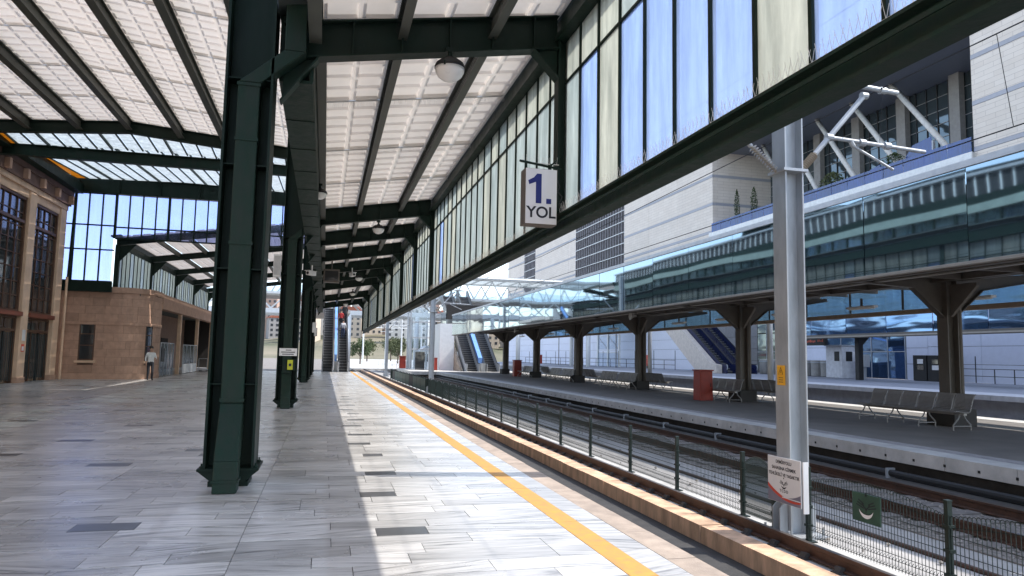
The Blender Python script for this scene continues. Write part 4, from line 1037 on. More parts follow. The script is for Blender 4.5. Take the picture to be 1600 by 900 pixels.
# ============================================================ CATENARY POLES
def h_shaft(mb, x, y, z0, z1, w_=.3, d_=.31):
    mb.box(x-w_/2, x-w_/2+.022, y-d_/2, y+d_/2, z0, z1); mb.box(x+w_/2-.022, x+w_/2, y-d_/2, y+d_/2, z0, z1); mb.box(x-w_/2+.022, x+w_/2-.022, y-.01, y+.01, z0, z1)
def insulator(name, p, q, parent):
    p, q = Vector(p), Vector(q); mb = MB(); d = (q-p)
    mb.tube(p, q, .022, 8)
    n = 11
    for i in range(n):
        c = p+d*((i+1)/(n+1)); e = d.normalized()*.012
        mb.tube(c-e, c, .03, 14, .062); mb.tube(c, c+e, .062, 14, .05)
    return mb.build(name, INSUL, parent, smooth=False)
def cat_pole(x, y, z0, z1, label, arms=True, group='catenary poles between the tracks'):
    o = empty('catenary_pole', (x, y, z0), label, 'pole', group)
    mb = MB(); h_shaft(mb, x, y, z0+.03, z1); mb.build('shaft', GALV, o)
    mb = MB(); mb.box(x-.33, x+.33, y-.33, y+.33, z0, z0+.03); mb.build('base_plate', GALV, o)
    for sx, sy in ((-1, 0), (1, 0)):
        mb = MB(); xa = x+sx*.165
        for dy in (-.1, .06): mb.prism([(xa, z0+.03), (xa+sx*.12, z0+.03), (xa+sx*.12, z0+.38), (xa+sx*.05, z0+.45), (xa, z0+.45)], 'y', y+dy, y+dy+.02)
        mb.build('stiffener', GALV, o, kind=None)
    for sx in (-1, 1):
        for sy in (-1, 1): MB().tube((x+sx*.27, y+sy*.27, z0+.03), (x+sx*.27, y+sy*.27, z0+.12), .018, 6).build('anchor_bolt', GALV, o)
    if arms:
        zc_ = 4.36
        MB().box(x-.2, x+.2, y-.2, y+.2, zc_-.02, zc_+.02).build('clamp', GALV, o)
        insulator('insulator', (x+.19, y, zc_+.02), (x+.47, y, zc_+.32), o); insulator('insulator', (x-.19, y, zc_), (x-.6, y, zc_+.34), o)
        MB().tube((x+.47, y, zc_+.32), (x+1.36, y, zc_+1.31), .04, 10).build('cantilever_tube', GALV, o); MB().tube((x-.6, y, zc_+.34), (x-1.3, y, zc_+.95), .035, 10).build('cantilever_tube', GALV, o)
        MB().tube((x+1.05, y, zc_+1.47), (x+1.97, y, zc_+1.42), .04, 10).build('top_tube', GALV, o)
        MB().tube((x+.72, y, zc_+.6), (x+2.45, y, zc_+.53), .03, 10).build('registration_tube', GALV, o); MB().tube((x+1.15, y, zc_+.5), (x+1.85, y, zc_+.2), .02, 8).build('steady_arm', GALV, o)
        MB().tube((x+1.15, y, zc_+.5), (x+1.1, y, zc_+.57), .035, 8).build('hinge', GALV, o)
        for k, (dx, dz) in enumerate(((1.7, 1.43), (1.36, 1.31), (.72, .6), (1.75, .56), (1.3, .57))):
            MB().lathe([(.03, -.05), (.055, -.05), (.055, .05), (.03, .05)], (x+dx, y, zc_+dz), 10, 'x').build('fitting', GALV, o)
        MB().tube((x+1.7, y, zc_+1.4), (x+1.62, y, zc_+.58), .004, 4).build('dropper', BLACK, o)
    return o
P1 = cat_pole(6.46, 9.07, -.8, 7.3, 'nearest galvanised catenary pole with ribbed insulators, behind the warning board')
cat_pole(6.6, 46.0, -.8, 7.3, 'second galvanised catenary pole down the near track')
cat_pole(6.55, 80, -.8, 7.3, 'third galvanised catenary pole near the footbridge')
wb = empty('warning_board', (6.2, 8.9, -.35), 'white warning board in Turkish with railway emblem on the near catenary pole', 'sign')
MB().box(6.2, 6.212, 8.54, 9.28, -.34, .28).build('board', SIGNW, wb, bevel=.004)
for k, s in enumerate(('DEMİRYOLU', 'SAHASINA GİRMEK', 'TEHLİKELİ VE YASAKTIR')): text('lettering', s, .062, (6.198, 8.91, .21-.085*k), (math.pi/2, 0, -math.pi/2), BLACKP, wb, .001, .0008)
text('lettering', 'TCDD', .055, (6.198, 8.91, -.175), (math.pi/2, 0, -math.pi/2), BLACKP, wb, .001, .0006, 1.4)
mb = MB(); emblem(mb, 6.198, 8.91, -.075, .2); mb.build('emblem', BLACKP, wb, kind='stuff')
def swoosh(mb, zl, zm, zr, th):
    n = 12; pts = []
    for k in range(n+1):
        t = k/n; pts.append((9.275-.73*t, (1-t)**2*zl+2*t*(1-t)*zm+t*t*zr))
    vs = [(6.198, a, b) for a, b in pts]+[(6.198, a, b-th*(1-.5*i/n)) for i, (a, b) in enumerate(pts)]
    mb.add(vs, [(i, i+1, n+2+i, n+1+i) for i in range(n)])
mb = MB(); n = 12; pts = [(9.275-.73*k/n, (1-k/n)**2*-.12+2*(k/n)*(1-k/n)*-.33+(k/n)**2*-.15) for k in range(n+1)]
mb.add([(6.1985, a, b-.02) for a, b in pts]+[(6.1985, a, -.335) for a, b in pts], [(i, i+1, n+2+i, n+1+i) for i in range(n)]); mb.build('grey_field', GREYP, wb)
mb = MB(); swoosh(mb, -.1, -.32, -.26, .05); mb.build('red_stripe', REDP, wb)
mb = MB(); mb.box(6.195, 6.1965, 8.55, 8.95, -.262, -.25); mb.build('white_stripe', SIGNW, wb)
MB().box(6.22, 6.3, 8.51, 8.53, -.4, .27).build('side_plate', SIGNW, wb)
ys = empty('hazard_label', (6.29, 9.0, 1.3), 'small yellow electric hazard label on the near catenary pole', 'sign')
MB().box(6.292, 6.299, 8.98, 9.16, 1.27, 1.55).build('label', YELS, ys)
mb = MB()
for a, b in (((9.02, 1.42), (9.07, 1.52)), ((9.07, 1.52), (9.12, 1.42)), ((9.12, 1.42), (9.02, 1.42))): mb.beam((6.291, *a), (6.291, *b), .001, .009, (1, 0, 0))
mb.box(6.2905, 6.2915, 9.065, 9.075, 1.44, 1.485)
for k in range(3): mb.box(6.2905, 6.2915, 9.02, 9.12, 1.31+.03*k, 1.318+.03*k)
mb.build('print', BLACKP, ys, kind='stuff')
# overhead wires
def wire(name, pts, r, label, m_=BLACK):
    MB().path(pts, r, 5).build(name, m_, label=label, cat='wire')
wire('overhead_wire', [(8.1, -6, 5.82), (8.1, 9, 5.8), (8.1, 27, 5.55), (8.1, 46, 5.8), (8.1, 110, 5.8)], .009, 'messenger wire high above the second track')
wire('overhead_wire', [(8.3, -6, 4.6), (8.2, 46, 4.6), (8.3, 110, 4.6)], .009, 'contact wire hanging above the second track')
wire('overhead_wire', [(5.15, -6, 5.3), (5.15, 46, 5.3), (5.15, 110, 5.3)], .005, 'messenger wire above the near track')
wire('overhead_wire', [(5.15, -6, 4.5), (5.15, 46, 4.5), (5.15, 110, 4.5)], .005, 'contact wire above the near track')
wire('overhead_wire', [(24.8, -6, 6.1), (24.8, 110, 6.1)], .01, 'wire above the track behind the island platform')
wire('overhead_wire', [(8.1, 7.05, 5.8), (8.3, 7.05, 4.62)], .005, 'thin dropper wire with a loop between the wires above the second track')
for k, (x, y) in enumerate(((23.3, 49.5), (23.3, 34.5), (23.3, 66))):
    o = empty('catenary_pole', (x, y, -.8), 'slim pale pole beyond the island platform, %s from the right' % ('second', 'first', 'third')[k], 'pole', 'poles beyond the island platform')
    MB().tube((x, y, -.8), (x, y, 8), .16, 12, .12).build('shaft', GALV, o, smooth=True); MB().tube((x, y, 5.2), (x+1.6, y, 5.9), .03, 8).build('arm', GALV, o)
    MB().lathe([(.3, 0), (.3, .05), (.2, .06)], (x, y, -.79), 12).build('base_flange', GALV, o)

# ============================================================ WHITE BUILDING BEHIND
BX, RY0, RY1, BZT = 46., 42.3, 79.7, 28.6
wbld = empty('terminal_building', (BX+10, 90, 0), 'large white stone terminal building with a deep glazed terrace and slanted columns', 'building')
BZ = [16.2, 17.35, 20.85, 24.4, 28.6]
def stone_mat():
    M = STONEW; t = M.node_tree; N = t.nodes; L = t.links; b = N['Principled BSDF']
    geo = N.new('ShaderNodeNewGeometry'); sx = N.new('ShaderNodeSeparateXYZ'); cb = N.new('ShaderNodeCombineXYZ'); L.new(geo.outputs['Position'], sx.inputs[0])
    add = N.new('ShaderNodeMath'); L.new(sx.outputs[0], add.inputs[0]); L.new(sx.outputs[1], add.inputs[1])
    L.new(add.outputs[0], cb.inputs[0]); L.new(sx.outputs[2], cb.inputs[1])
    br = N.new('ShaderNodeTexBrick'); br.inputs['Scale'].default_value = 1; br.inputs['Brick Width'].default_value = 1.6; br.inputs['Row Height'].default_value = .38; br.inputs['Mortar Size'].default_value = .012
    br.inputs['Color1'].default_value = (1, 1, 1, 1); br.inputs['Color2'].default_value = (.94, .93, .92, 1); br.inputs['Mortar'].default_value = (.62, .6, .6, 1)
    L.new(cb.outputs[0], br.inputs['Vector'])
    src = b.inputs['Base Color'].links[0].from_socket; mx = N.new('ShaderNodeMix'); mx.data_type = 'RGBA'; mx.blend_type = 'MULTIPLY'; mx.inputs[0].default_value = 1
    L.new(src, mx.inputs[6]); L.new(br.outputs[0], mx.inputs[7]); L.new(mx.outputs[2], b.inputs['Base Color'])
    bp = N.new('ShaderNodeBump'); bp.inputs['Strength'].default_value = .4; bp.inputs['Distance'].default_value = .02; L.new(br.outputs['Fac'], bp.inputs['Height']); bp.invert = True; L.new(bp.outputs[0], b.inputs['Normal'])
stone_mat()
box('wall_core', BAND, wbld, BX+.35, BX+30, RY1+.3, 184, 0, BZT-.2)
box('wall_core', BAND, wbld, BX+.35, BX+30, 5, RY0-.3, 0, BZT-.2)
LOUV = [(107.3, 130.6), (158.4, 167.8)]
def facade(y0, y1, step):
    y = y0
    while y < y1-.1:
        e = min(y+step, y1)
        for a, b in zip(BZ, BZ[1:]):
            segs = [(y, e)]
            for l0, l1 in LOUV:
                ns = []
                for p, q in segs:
                    if q <= l0 or p >= l1: ns.append((p, q))
                    else:
                        if p < l0: ns.append((p, l0))
                        if q > l1: ns.append((l1, q))
                segs = ns
            for p, q in segs:
                if q-p < .3: continue
                block('stone_panel', STONEW, wbld, BX+rs.uniform(-.008, .008), BX+.34, p+.02, q-.02, a+.36, b-.02)
                block('band_panel', BAND, wbld, BX-.02, BX+.34, p+.02, q-.02, a+.01, a+.34)
        y = e
facade(RY1, 184, 9.2); facade(8, RY0, 8.6)
for l0, l1 in LOUV:
    box('louvre_recess', mat('louvre_dark', (.06, .06, .07), .6), wbld, BX+.3, BX+.34, l0, l1, 15.5, 26.8)
    n = int((l1-l0)/1.15)
    for i in range(n+1): block('louvre_mullion', mat('louvre_bar', (.3, .29, .32), .5), wbld, BX-.02, BX+.12, l0+(l1-l0)*i/n-.05, l0+(l1-l0)*i/n+.05, 15.5, 26.8)
    for z in (16.6, 18.4, 20.2, 22., 23.8, 25.6): block('louvre_rail', WHITEM, wbld, BX-.05, BX+.1, l0, l1, z-.06, z+.06)
    mb = MB()
    for i in range(56): mb.box(BX+.1, BX+.28, l0, l1, 15.6+i*.2, 15.66+i*.2)
    mb.build('louvre_blades', mat('louvre_blade', (.16, .155, .17), .5), wbld, kind='stuff')
# terrace recess
DX = 54.2
box('terrace', CONC, wbld, BX-.3, DX+1, RY0-.2, RY1+.2, 16.3, 17.25); box('terrace_edge', mat('silver_coping', (.6, .6, .6)), wbld, BX-.45, BX-.31, RY0-.2, RY1+.2, 16.25, 17.3)
box('soffit', SOFD, wbld, BX+.1, DX+2, RY0-.2, RY1+.2, 27.6, 28.2); box('parapet', STONEW, wbld, BX-.1, DX+2, RY0, RY1, 28.21, 28.6)
mb = MB(); mb.box(BX+.35, DX+1, RY1, RY1+.28, 16.3, 27.6); mb.build('return_wall', STONEW, wbld)
mb = MB(); mb.box(BX+.35, DX+1, RY0-.28, RY0, 16.3, 27.6); mb.build('return_wall', STONEW, wbld)
for z in (20.85, 24.4): box('return_band', BAND, wbld, BX+.35, DX+.9, RY1-.02, RY1-.001, z, z+.35)
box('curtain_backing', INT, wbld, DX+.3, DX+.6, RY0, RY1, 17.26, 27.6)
ny, nz = 30, 8
for i in range(ny):
    y0 = RY0+(RY1-RY0)*i/ny; y1 = RY0+(RY1-RY0)*(i+1)/ny
    block('curtain_mullion', mat('dark_mullion', (.03, .03, .035), .5), wbld, DX-.06, DX+.02, y0-.04, y0+.04, 17.26, 27.6)
    if i % 5 == 2: block('pier', mat('grey_pier', (.3, .29, .28), .6), wbld, DX-.7, DX-.1, y0-.55, y0+.55, 17.26, 27.59)
    for j in range(nz):
        z0 = 17.3+10.3*j/nz; z1 = 17.3+10.3*(j+1)/nz
        o = block('curtain_pane', CURTG, wbld, DX+.03, DX+.05, y0+.05, y1-.05, z0+.04, z1-.04); o.rotation_euler = (0, rs.uniform(-.012, .012), rs.uniform(-.012, .012))
for j in range(nz): block('curtain_rail', mat('pale_rail', (.3, .3, .3), .5), wbld, DX-.03, DX+.02, RY0, RY1, 17.3+10.3*j/nz-.03, 17.3+10.3*j/nz+.03)
for k, y in enumerate((68.0, 65.0, 60.5, 55.1, 49.8, 44.6)[1:]):
    MB().tube((47.2, y, 17.26), (50.2, y+10.2, 27.6), .24, 14).build('slanted_column', mat('column_white', (.62, .6, .56), .5), wbld, smooth=True)
for i in range(17):
    y0 = RY0+(RY1-RY0)*i/17; y1 = RY0+(RY1-RY0)*(i+1)/17; block('balustrade_pane', BALB, wbld, BX-.2, BX-.18, y0+.03, y1-.03, 17.3, 18.5)
# lower storeys in the shade
def clad(y0, y1, z0, z1, m_, step=3.4, x=BX):
    y = y0
    while y < y1-.1:
        e = min(y+step, y1); nrow = max(1, round((z1-z0)/1.35))
        for j in range(nrow): block('cladding_panel', m_, wbld, x+rs.uniform(0, .01), x+.3, y+.015, e-.015, z0+(z1-z0)*j/nrow+.015, z0+(z1-z0)*(j+1)/nrow-.015)
        y = e
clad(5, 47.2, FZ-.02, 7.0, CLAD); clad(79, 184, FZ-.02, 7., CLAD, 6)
clad(70.5, 79, FZ-.02, 7., mat('grey_cladding', (.2, .2, .21), .6, rnd=.08), 2.2)
clad(47.2, 49.4, FZ-.02, 5.5, CLAD, 2.2)
clad(59, 63.6, FZ-.02, 7., CLAD, 2.3)
for y0, y1, n in ((49.5, 59.0, 5), (63.7, 70.4, 4)):
    for i in range(n):
        a = y0+(y1-y0)*i/n; b = y0+(y1-y0)*(i+1)/n
        for z0, z1 in ((FZ, 2.6), (2.65, 4.6), (4.65, 7)): 
            o = block('shopfront_pane', BLUEGL if y0 < 59 else CURTG, wbld, BX, BX+.03, a+.04, b-.04, z0+.03, z1-.03); o.rotation_euler = (0, rs.uniform(-.01, .01), rs.uniform(-.015, .015))
        block('shopfront_mullion', GALV, wbld, BX-.05, BX+.06, a-.03, a+.03, FZ, 7)
    block('shopfront_rail', GALV, wbld, BX-.06, BX+.02, y0, y1, 2.59, 2.66)
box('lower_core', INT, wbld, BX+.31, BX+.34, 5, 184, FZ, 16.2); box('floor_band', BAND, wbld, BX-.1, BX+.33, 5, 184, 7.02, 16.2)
# glazed lift tower against the wall
lt = empty('glass_lift', (44, 104, FZ), 'glazed lift shaft with steel bracing on the far platform by the white wall', 'lift')
for y0 in (102.8, 107.2, 111.6):
    block('shaft_post', WHITEM, lt, 43.2, 43.5, y0-.15, y0+.15, FZ, 7.5)
for y0 in (102.95, 107.35):
    for z0 in (FZ, 3., 5.2): block('pane', CLEAR, lt, 43.3, 43.33, y0, y0+4.1, z0+.05, z0+2.1); block('ring_beam', GALV, lt, 43.25, 43.45, y0, y0+4.1, z0+2.12, z0+2.2)
    MB().beam((43.22, y0, 3.1), (43.22, y0+4.1, 5.2), .06, .1, (1, 0, 0)).build('brace', GALV, lt)
# far canopy with blue mirrored fascia
fc = empty('far_canopy', (38, 50, FZ), 'far platform canopy with blue mirrored glass and thin dark edge beam', 'canopy')
y = 14
while y < 54:
    o = block('fascia_panel', BLUEGL, fc, 37.5, 37.54, y+.03, y+3.97, 3.75, 6.6); o.rotation_euler = (0, rs.uniform(-.012, .012), rs.uniform(-.012, .012)); y += 4
box('edge_beam', BROWNST, fc, 37.2, 37.6, 14, 54, 3.45, 3.73); box('roof', SOFD, fc, 37.6, 40.6, 14, 54, 3.9, 4.2); box('edge_trim', BEIGEST, fc, 37.15, 37.2, 14, 54, 3.5, 3.6)
for y in (20, 32, 46.6):
    o = box('column', BLACK, fc, 38.9, 39.3, y-.2, y+.2, FZ, 3.9); MB().prism([(39.3, 2.9), (40.3, 3.88), (39.3, 3.88)], 'y', y-.1, y+.1).build('bracket', BLACK, o)

# far platform furniture
bk = empty('ticket_booth', (42.5, 52.6, FZ), 'small white booth with dark windows on the far platform', 'booth')
MB().box(41.6, 43.4, 51.6, 53.6, FZ, 3.0).build('cabin', mat('booth_white', (.62, .63, .66), .5), bk, bevel=.04)
MB().box(41.58, 41.6, 51.9, 52.5, 1.75, 2.55).build('window', BLACK, bk); MB().box(42.0, 42.6, 51.58, 51.6, 1.75, 2.55).build('window', BLACK, bk); MB().box(42.65, 42.95, 51.58, 51.6, 1.75, 2.55).build('window', SIGNW, bk)
MB().box(41.5, 43.5, 51.5, 53.7, 3.01, 3.1).build('roof', GALV, bk)
for k in range(6):
    yy = [64.6, 63.2, 61.8, 58.0, 56.6, 55.3][k]
    o = empty('waste_bin', (0, 0, 0), '%s grey round waste bin from the left in the row beside the white booth' % ORD[k], 'bin', 'grey round bins on the far platform')
    MB().lathe([(.45, 0), (.5, .05), (.52, 1.25), (.55, 1.28), (.55, 1.38), (.45, 1.45)], (0, 0, 0), 18).build('body', mat('bin_grey', (.3, .29, .27), .5), o, smooth=False); MB().lathe([(.56, 1.2), (.57, 1.24), (.56, 1.28)], (0, 0, 0), 18).build('rim', GALV, o); at_place(o, (43, yy, FZ))
db = empty('departure_board', (41, 55, 3.3), 'dark departure board with red LED text above the far platform bins', 'sign')
MB().box(40.6, 40.9, 52.4, 57.2, 3.05, 3.7).build('case', BLACK, db)
mb = MB(); q = random.Random(2)
for y0, y1 in ((55.3, 56.9), (53.6, 54.9), (52.6, 53.2)):
    yy = y0
    while yy < y1: mb.box(40.585, 40.598, yy, yy+.12, 3.28+q.uniform(0, .1), 3.45+q.uniform(0, .1)); yy += .19
mb.build('led_dots', mat('led_red', (.75, .12, .06), .5), db, kind='stuff')
for yy in (53, 56.6): MB().box(40.7, 40.8, yy, yy+.1, 3.7, 4.4).build('hanger', BROWNST, db)
for k, (yy, nm) in enumerate(((44.8, 'right hand'), (46.2, 'left hand'))):
    o = empty('vending_machine', (44.5, yy, FZ), '%s dark vending machine by the far platform wall' % nm, 'vending machine')
    MB().box(44.2, 45.2, yy-.65, yy+.65, FZ, 2.3).build('cabinet', BLACK, o, bevel=.03)
    for j in range(2): MB().box(44.17, 44.2, yy-.4+.05*j, yy+.2, 1.2+.45*j, 1.55+.45*j).build('display', DKGLASS if (j+k) % 2 else SIGNW, o)
tm = empty('ticket_machine', (42.6, 50.4, FZ), 'grey ticket validator just right of the white booth', 'machine')
MB().box(42.4, 42.8, 50.2, 50.6, FZ, 1.3).build('post', GALV, tm); MB().box(42.3, 42.9, 49.9, 50.8, 1.3, 2.3).build('head', GALV, tm, bevel=.03); MB().box(42.28, 42.3, 50.1, 50.6, 1.6, 2.1).build('screen', BLACK, tm)
rl = empty('railing', (45, 40, FZ), 'thin dark railing along the wall at the right of the far platform', 'railing')
for i in range(16):
    yy = 24+i*1.5; MB().tube((45, yy, FZ), (45, yy, FZ+(1.9 if i % 3 == 0 else 1.0)), .035, 6).build('post', BLACK, rl)
for z in (.5, 1.0): MB().tube((45, 24, FZ+z), (45, 46.5, FZ+z), .025, 6).build('rail', BLACK, rl)
rl2 = empty('railing', (42, 120, FZ), 'far railing along the platform left of the third escalator', 'railing')
for i in range(24):
    yy = 82+i*3; MB().tube((42, yy, FZ), (42, yy, FZ+(2.4 if i % 2 == 0 else 1.2)), .04, 5).build('post', BLACK, rl2)
for z in (.6, 1.2): MB().tube((42, 82, FZ+z), (42, 151, FZ+z), .03, 5).build('rail', BLACK, rl2)
red_cabinet((41, 137, FZ), 'tiny red cabinet on the far platform seen between island columns', 1.3)
hm = empty('hose_reel', (43, 92, FZ), 'red hose reel stand by the far platform railing', 'hose reel')
MB().lathe([(.3, -.2), (.75, -.18), (.75, .18), (.3, .2)], (43, 92, FZ+1.1), 14, 'x').build('reel', REDP, hm); MB().box(42.9, 43.1, 91.8, 92.2, FZ, FZ+.6).build('stand', BLACK, hm)
for k, yy in enumerate((96, 108, 122, 138)):
    o = empty('lamp_post', (40, yy, FZ), 'slim double headed lamp post on the far platform, %s from the right' % ORD[k], 'lamp post', 'lamp posts on the far platform')
    MB().tube((40, yy, FZ), (40, yy, 6.2), .07, 8).build('post', BROWNST, o)
    for s in (-1, 1): MB().box(39.75, 40.25, yy+s*.35-.25, yy+s*.35+.25, 6.2, 6.35).build('lamp_head', BLACK, o)

# planting on the terrace
def shrub(name, loc, r, h, label, m_=LEAF, n=420, cyp=False, cat='shrub'):
    o = empty(name, loc, label, cat); mb = MB(); q = random.Random(hash(label) % 999)
    for i in range(n):
        t = q.random(); a = q.random()*6.283; rr = r*(math.sin(math.pi*min(1, t*.9+.12))**.6)*math.sqrt(q.random())*(1.15 if q.random() < .2 else .95)
        c = Vector(loc)+Vector((rr*math.cos(a), rr*math.sin(a), .15*h+t*h*.85)); s = q.uniform(.05, .11)*max(1, r)
        d1 = Vector((q.uniform(-1, 1), q.uniform(-1, 1), q.uniform(-.5, 1))).normalized()*s; d2 = d1.cross(Vector((q.uniform(-1, 1), q.uniform(-1, 1), q.uniform(-1, 1)))).normalized()*s*.6
        mb.add([c-d1, c+d2, c+d1, c-d2], [(0, 1, 2, 3)])
    mb.build('foliage', m_, o); MB().tube(loc, Vector(loc)+Vector((0, 0, h*.5)), .05*max(1, r), 6, .02).build('stem', BARK, o)
shrub('cypress', (46.6, 75.2, 17.26), .35, 4.6, 'slender dark cypress at the left end of the terrace', n=700)
shrub('cypress', (47.2, 72.6, 17.26), .45, 4.4, 'second dark cypress on the terrace nearer the pole', n=700)
shrub('shrub', (47.4, 59.4, 17.26), 1.5, 2.9, 'round green bush between slanted terrace columns', LEAF2, 900)
shrub('shrub', (47.4, 51.5, 17.26), 1.2, 2.7, 'dark bush behind the blue balustrade towards the right', LEAF, 700)
for k, (y0, y1, z1) in enumerate(((47.5, 50.5, 20.3), (53.2, 55.5, 19.4))):
    o = empty('terrace_screen', (47.6, y0, 17.26), 'bright blue glazed screen on the terrace, %s one' % ('larger right', 'smaller left')[k], 'screen')
    MB().prism([(y0, 17.26), (y1, 17.26), (y1, z1-1), (y1-.8, z1-.2), (y0+.3, z1)], 'x', 47.6, 47.66).build('panel', BALB, o); MB().box(47.5, 47.75, y0, y0+.12, 17.26, z1-.4).build('post', GALV, o)

# ============================================================ ESCALATORS
def escalator(x0, x1, y0, z0, run, rise, label, side=GALV, dark=BLACK, extra=None, bal=None, group='escalators'):
    o = empty('escalator', ((x0+x1)/2, y0, z0), label, 'escalator', group)
    n = int(run/.42); dy, dz = run/n, rise/n; w_ = x1-x0; t = .1
    stepm = MB(); stepm.box(-w_/2+t, w_/2-t, 0, dy+.02, 0, dz*.98); stepm = stepm.mesh('step', mat('escalator_step', (.055, .055, .06), .5, .3, var=.3, scale=30)); 
    nose = MB().box(-w_/2+t, w_/2-t, -.012, .0, dz*.86, dz*.99).mesh('step_edge', mat('step_edge', (.3, .3, .3), .5))
    for i in range(n):
        st = inst('step', stepm, ((x0+x1)/2, y0+i*dy, z0+i*dz), parent=o); inst('step_edge', nose, ((x0+x1)/2, y0+i*dy, z0+i*dz), parent=st)
    for s, xa in ((-1, x0), (1, x1-t)):
        MB().prism([(y0-.9, z0), (y0, z0), (y0+run, z0+rise), (y0+run+.8, z0+rise), (y0+run+.8, z0+rise+.85), (y0+run, z0+rise+.85), (y0+.1, z0+.9), (y0-.75, z0+.9), (y0-.95, z0+.65)], 'x', xa, xa+t).build('balustrade', bal or side, o)
        mb = MB(); pts = [(xa+t/2, y0-.95, z0+.6), (xa+t/2, y0-.85, z0+.92), (xa+t/2, y0+.1, z0+.94), (xa+t/2, y0+run, z0+rise+.9), (xa+t/2, y0+run+.8, z0+rise+.9)]; mb.path(pts, .045, 8); mb.build('handrail', BLACK, o)
        MB().lathe([(.3, -.03), (.34, 0), (.3, .03)], (xa+t/2, y0-.75, z0+.62), 14, 'x').build('newel', GALV, o)
    MB().prism([(y0, z0-.02), (y0+run, z0+rise-.02), (y0+run+.8, z0+rise-.02), (y0+run+.8, z0+rise-.6), (y0+run, z0+rise-.75), (y0+1.2, z0-.02)], 'x', x0+.02, x1-.02).build('truss_casing', side, o)
    MB().box(x0+t, x1-t, y0-.9, y0-.01, z0-.01, z0+.012).build('comb_plate', GALV, o)
    return o
escalator(-.2, .78, 64.9, .0, 10.6, 6.1, 'left escalator at the end of the marble platform')
escalator(1.15, 2.05, 64.9, .0, 10.6, 6.1, 'right escalator at the end of the marble platform carrying two people')
BLUEP2 = mat('blue_divider', (.18, .36, .75), .4)
dv = empty('escalator_divider', (.95, 65, 0), 'sky blue divider panel between the two platform escalators', 'panel')
MB().prism([(65.8, .45), (75.5, 6.05), (75.5, 7.1), (65.8, 1.5)], 'x', .86, 1.08).build('panel', BLUEP2, dv); MB().box(.84, 1.1, 64.5, 65.7, 0, .9).build('foot', GALV, dv)
box('landing', CONC, empty('escalator_landing', (1, 78, 5), 'grey landing slab at the top of the platform escalators', 'landing'), -4, 2.4, 76.3, 90, 5.7, 6.08)
escalator(15.1, 16.6, 79.2, IZ, 10, 5.8, 'left lower escalator at the end of the island platform')
escalator(17.35, 18.85, 79.2, IZ, 10, 5.8, 'right lower escalator at the end of the island platform')
escalator(15.1, 16.6, 91.2, 5.65, 7, 4.0, 'left upper escalator rising to the footbridge')
escalator(17.35, 18.85, 91.2, 5.65, 7, 4.0, 'right upper escalator rising to the footbridge')
dv = empty('escalator_divider', (17, 80, IZ), 'sky blue divider panel between the island escalators', 'panel')
MB().prism([(80, .4), (89, 5.6), (89, 6.7), (80, 1.4)], 'x', 16.75, 17.2).build('panel', BLUEP2, dv); MB().box(16.7, 17.25, 78.4, 79.9, IZ, .8).build('foot', GALV, dv)
es = empty('escalator_housing', (15, 84, IZ), 'white concrete housing with mosaic side under the island escalators', 'wall')
MB().prism([(79.6, IZ), (79.9, .3), (90.4, 5.6), (90.4, IZ)], 'x', 14.6, 14.9).build('mosaic_panel', mat('mosaic', (.42, .33, .25), .7, var=.55, scale=3.5, bump=.1), es)
MB().box(12.9, 14.58, 83.6, 90.4, IZ, 5.3).build('white_wall', WHITE, es); MB().box(8.9, 20.5, 76.3, 92, IZ-.3, IZ+.03).build('pale_apron', mat('pale_apron', (.6, .57, .52), .8), es)
ld = empty('landing_box', (17, 90, 5.5), 'dark glazed landing box between the two island escalator flights', 'landing')
MB().box(14.2, 19.3, 89.4, 91.9, 5.3, 5.62).build('slab', BROWNST, ld)
for xx in (14.2, 19.25): MB().box(xx, xx+.06, 87.5, 91.9, 3.6, 7.0).build('side_screen', CURTG, ld)
MB().box(14.2, 19.3, 87.5, 87.6, 6.0, 7.8).build('header', INT, ld)
escalator(38.0, 39.3, 64.4, FZ, 11, 6.6, 'near side dark blue escalator on the far platform', side=CLAD, bal=mat('navy_panel', (.008, .014, .06), .3), group='escalators on the far platform')
escalator(40.1, 41.4, 64.4, FZ, 11, 6.6, 'far side dark blue escalator on the far platform', side=CLAD, bal=MATS['navy_panel'], group='escalators on the far platform')
eh = empty('escalator_housing', (37.8, 70, FZ), 'cream sloping concrete housing beside the far platform escalators', 'wall')
MB().prism([(64.2, FZ), (64.2, 1.2), (65.3, 1.3), (76, 7.6), (76, 5.4), (68, FZ)], 'x', 37.3, 37.95).build('housing', mat('cream_concrete', (.62, .55, .48), .7), eh)

# ============================================================ FOOTBRIDGE
fb = empty('footbridge', (15, 97, 6), 'white steel footbridge with glazed roof on V struts crossing the tracks', 'bridge')
BY0, BY1 = 98.6, 106
for yy in (BY0, BY1):
    box('bottom_chord', WHITEM, fb, -16, 46, yy-.2, yy+.2, 6.7, 7.3); box('top_chord', WHITEM, fb, -16, 46, yy-.18, yy+.18, 9.2, 9.5)
    for i in range(16):
        x = -15+i*4; MB().tube((x, yy, 7.3), (x+2, yy, 9.2), .1, 8).build('diagonal', WHITEM, fb); MB().tube((x+4, yy, 7.3), (x+2, yy, 9.2), .1, 8).build('diagonal', WHITEM, fb)
        MB().tube((x, yy, 9.5), (x+1.4, yy, 12.0), .09, 8).build('roof_strut', WHITEM, fb); MB().tube((x+2.8, yy, 9.5), (x+1.4, yy, 12.0), .09, 8).build('roof_strut', WHITEM, fb)
        block('parapet_pane', CLEAR, fb, x, x+3.9, yy-.02, yy+.01, 9.5, 10.5)
box('deck', CONC, fb, -16, 46, BY0+.2, BY1-.2, 9.0, 9.19)
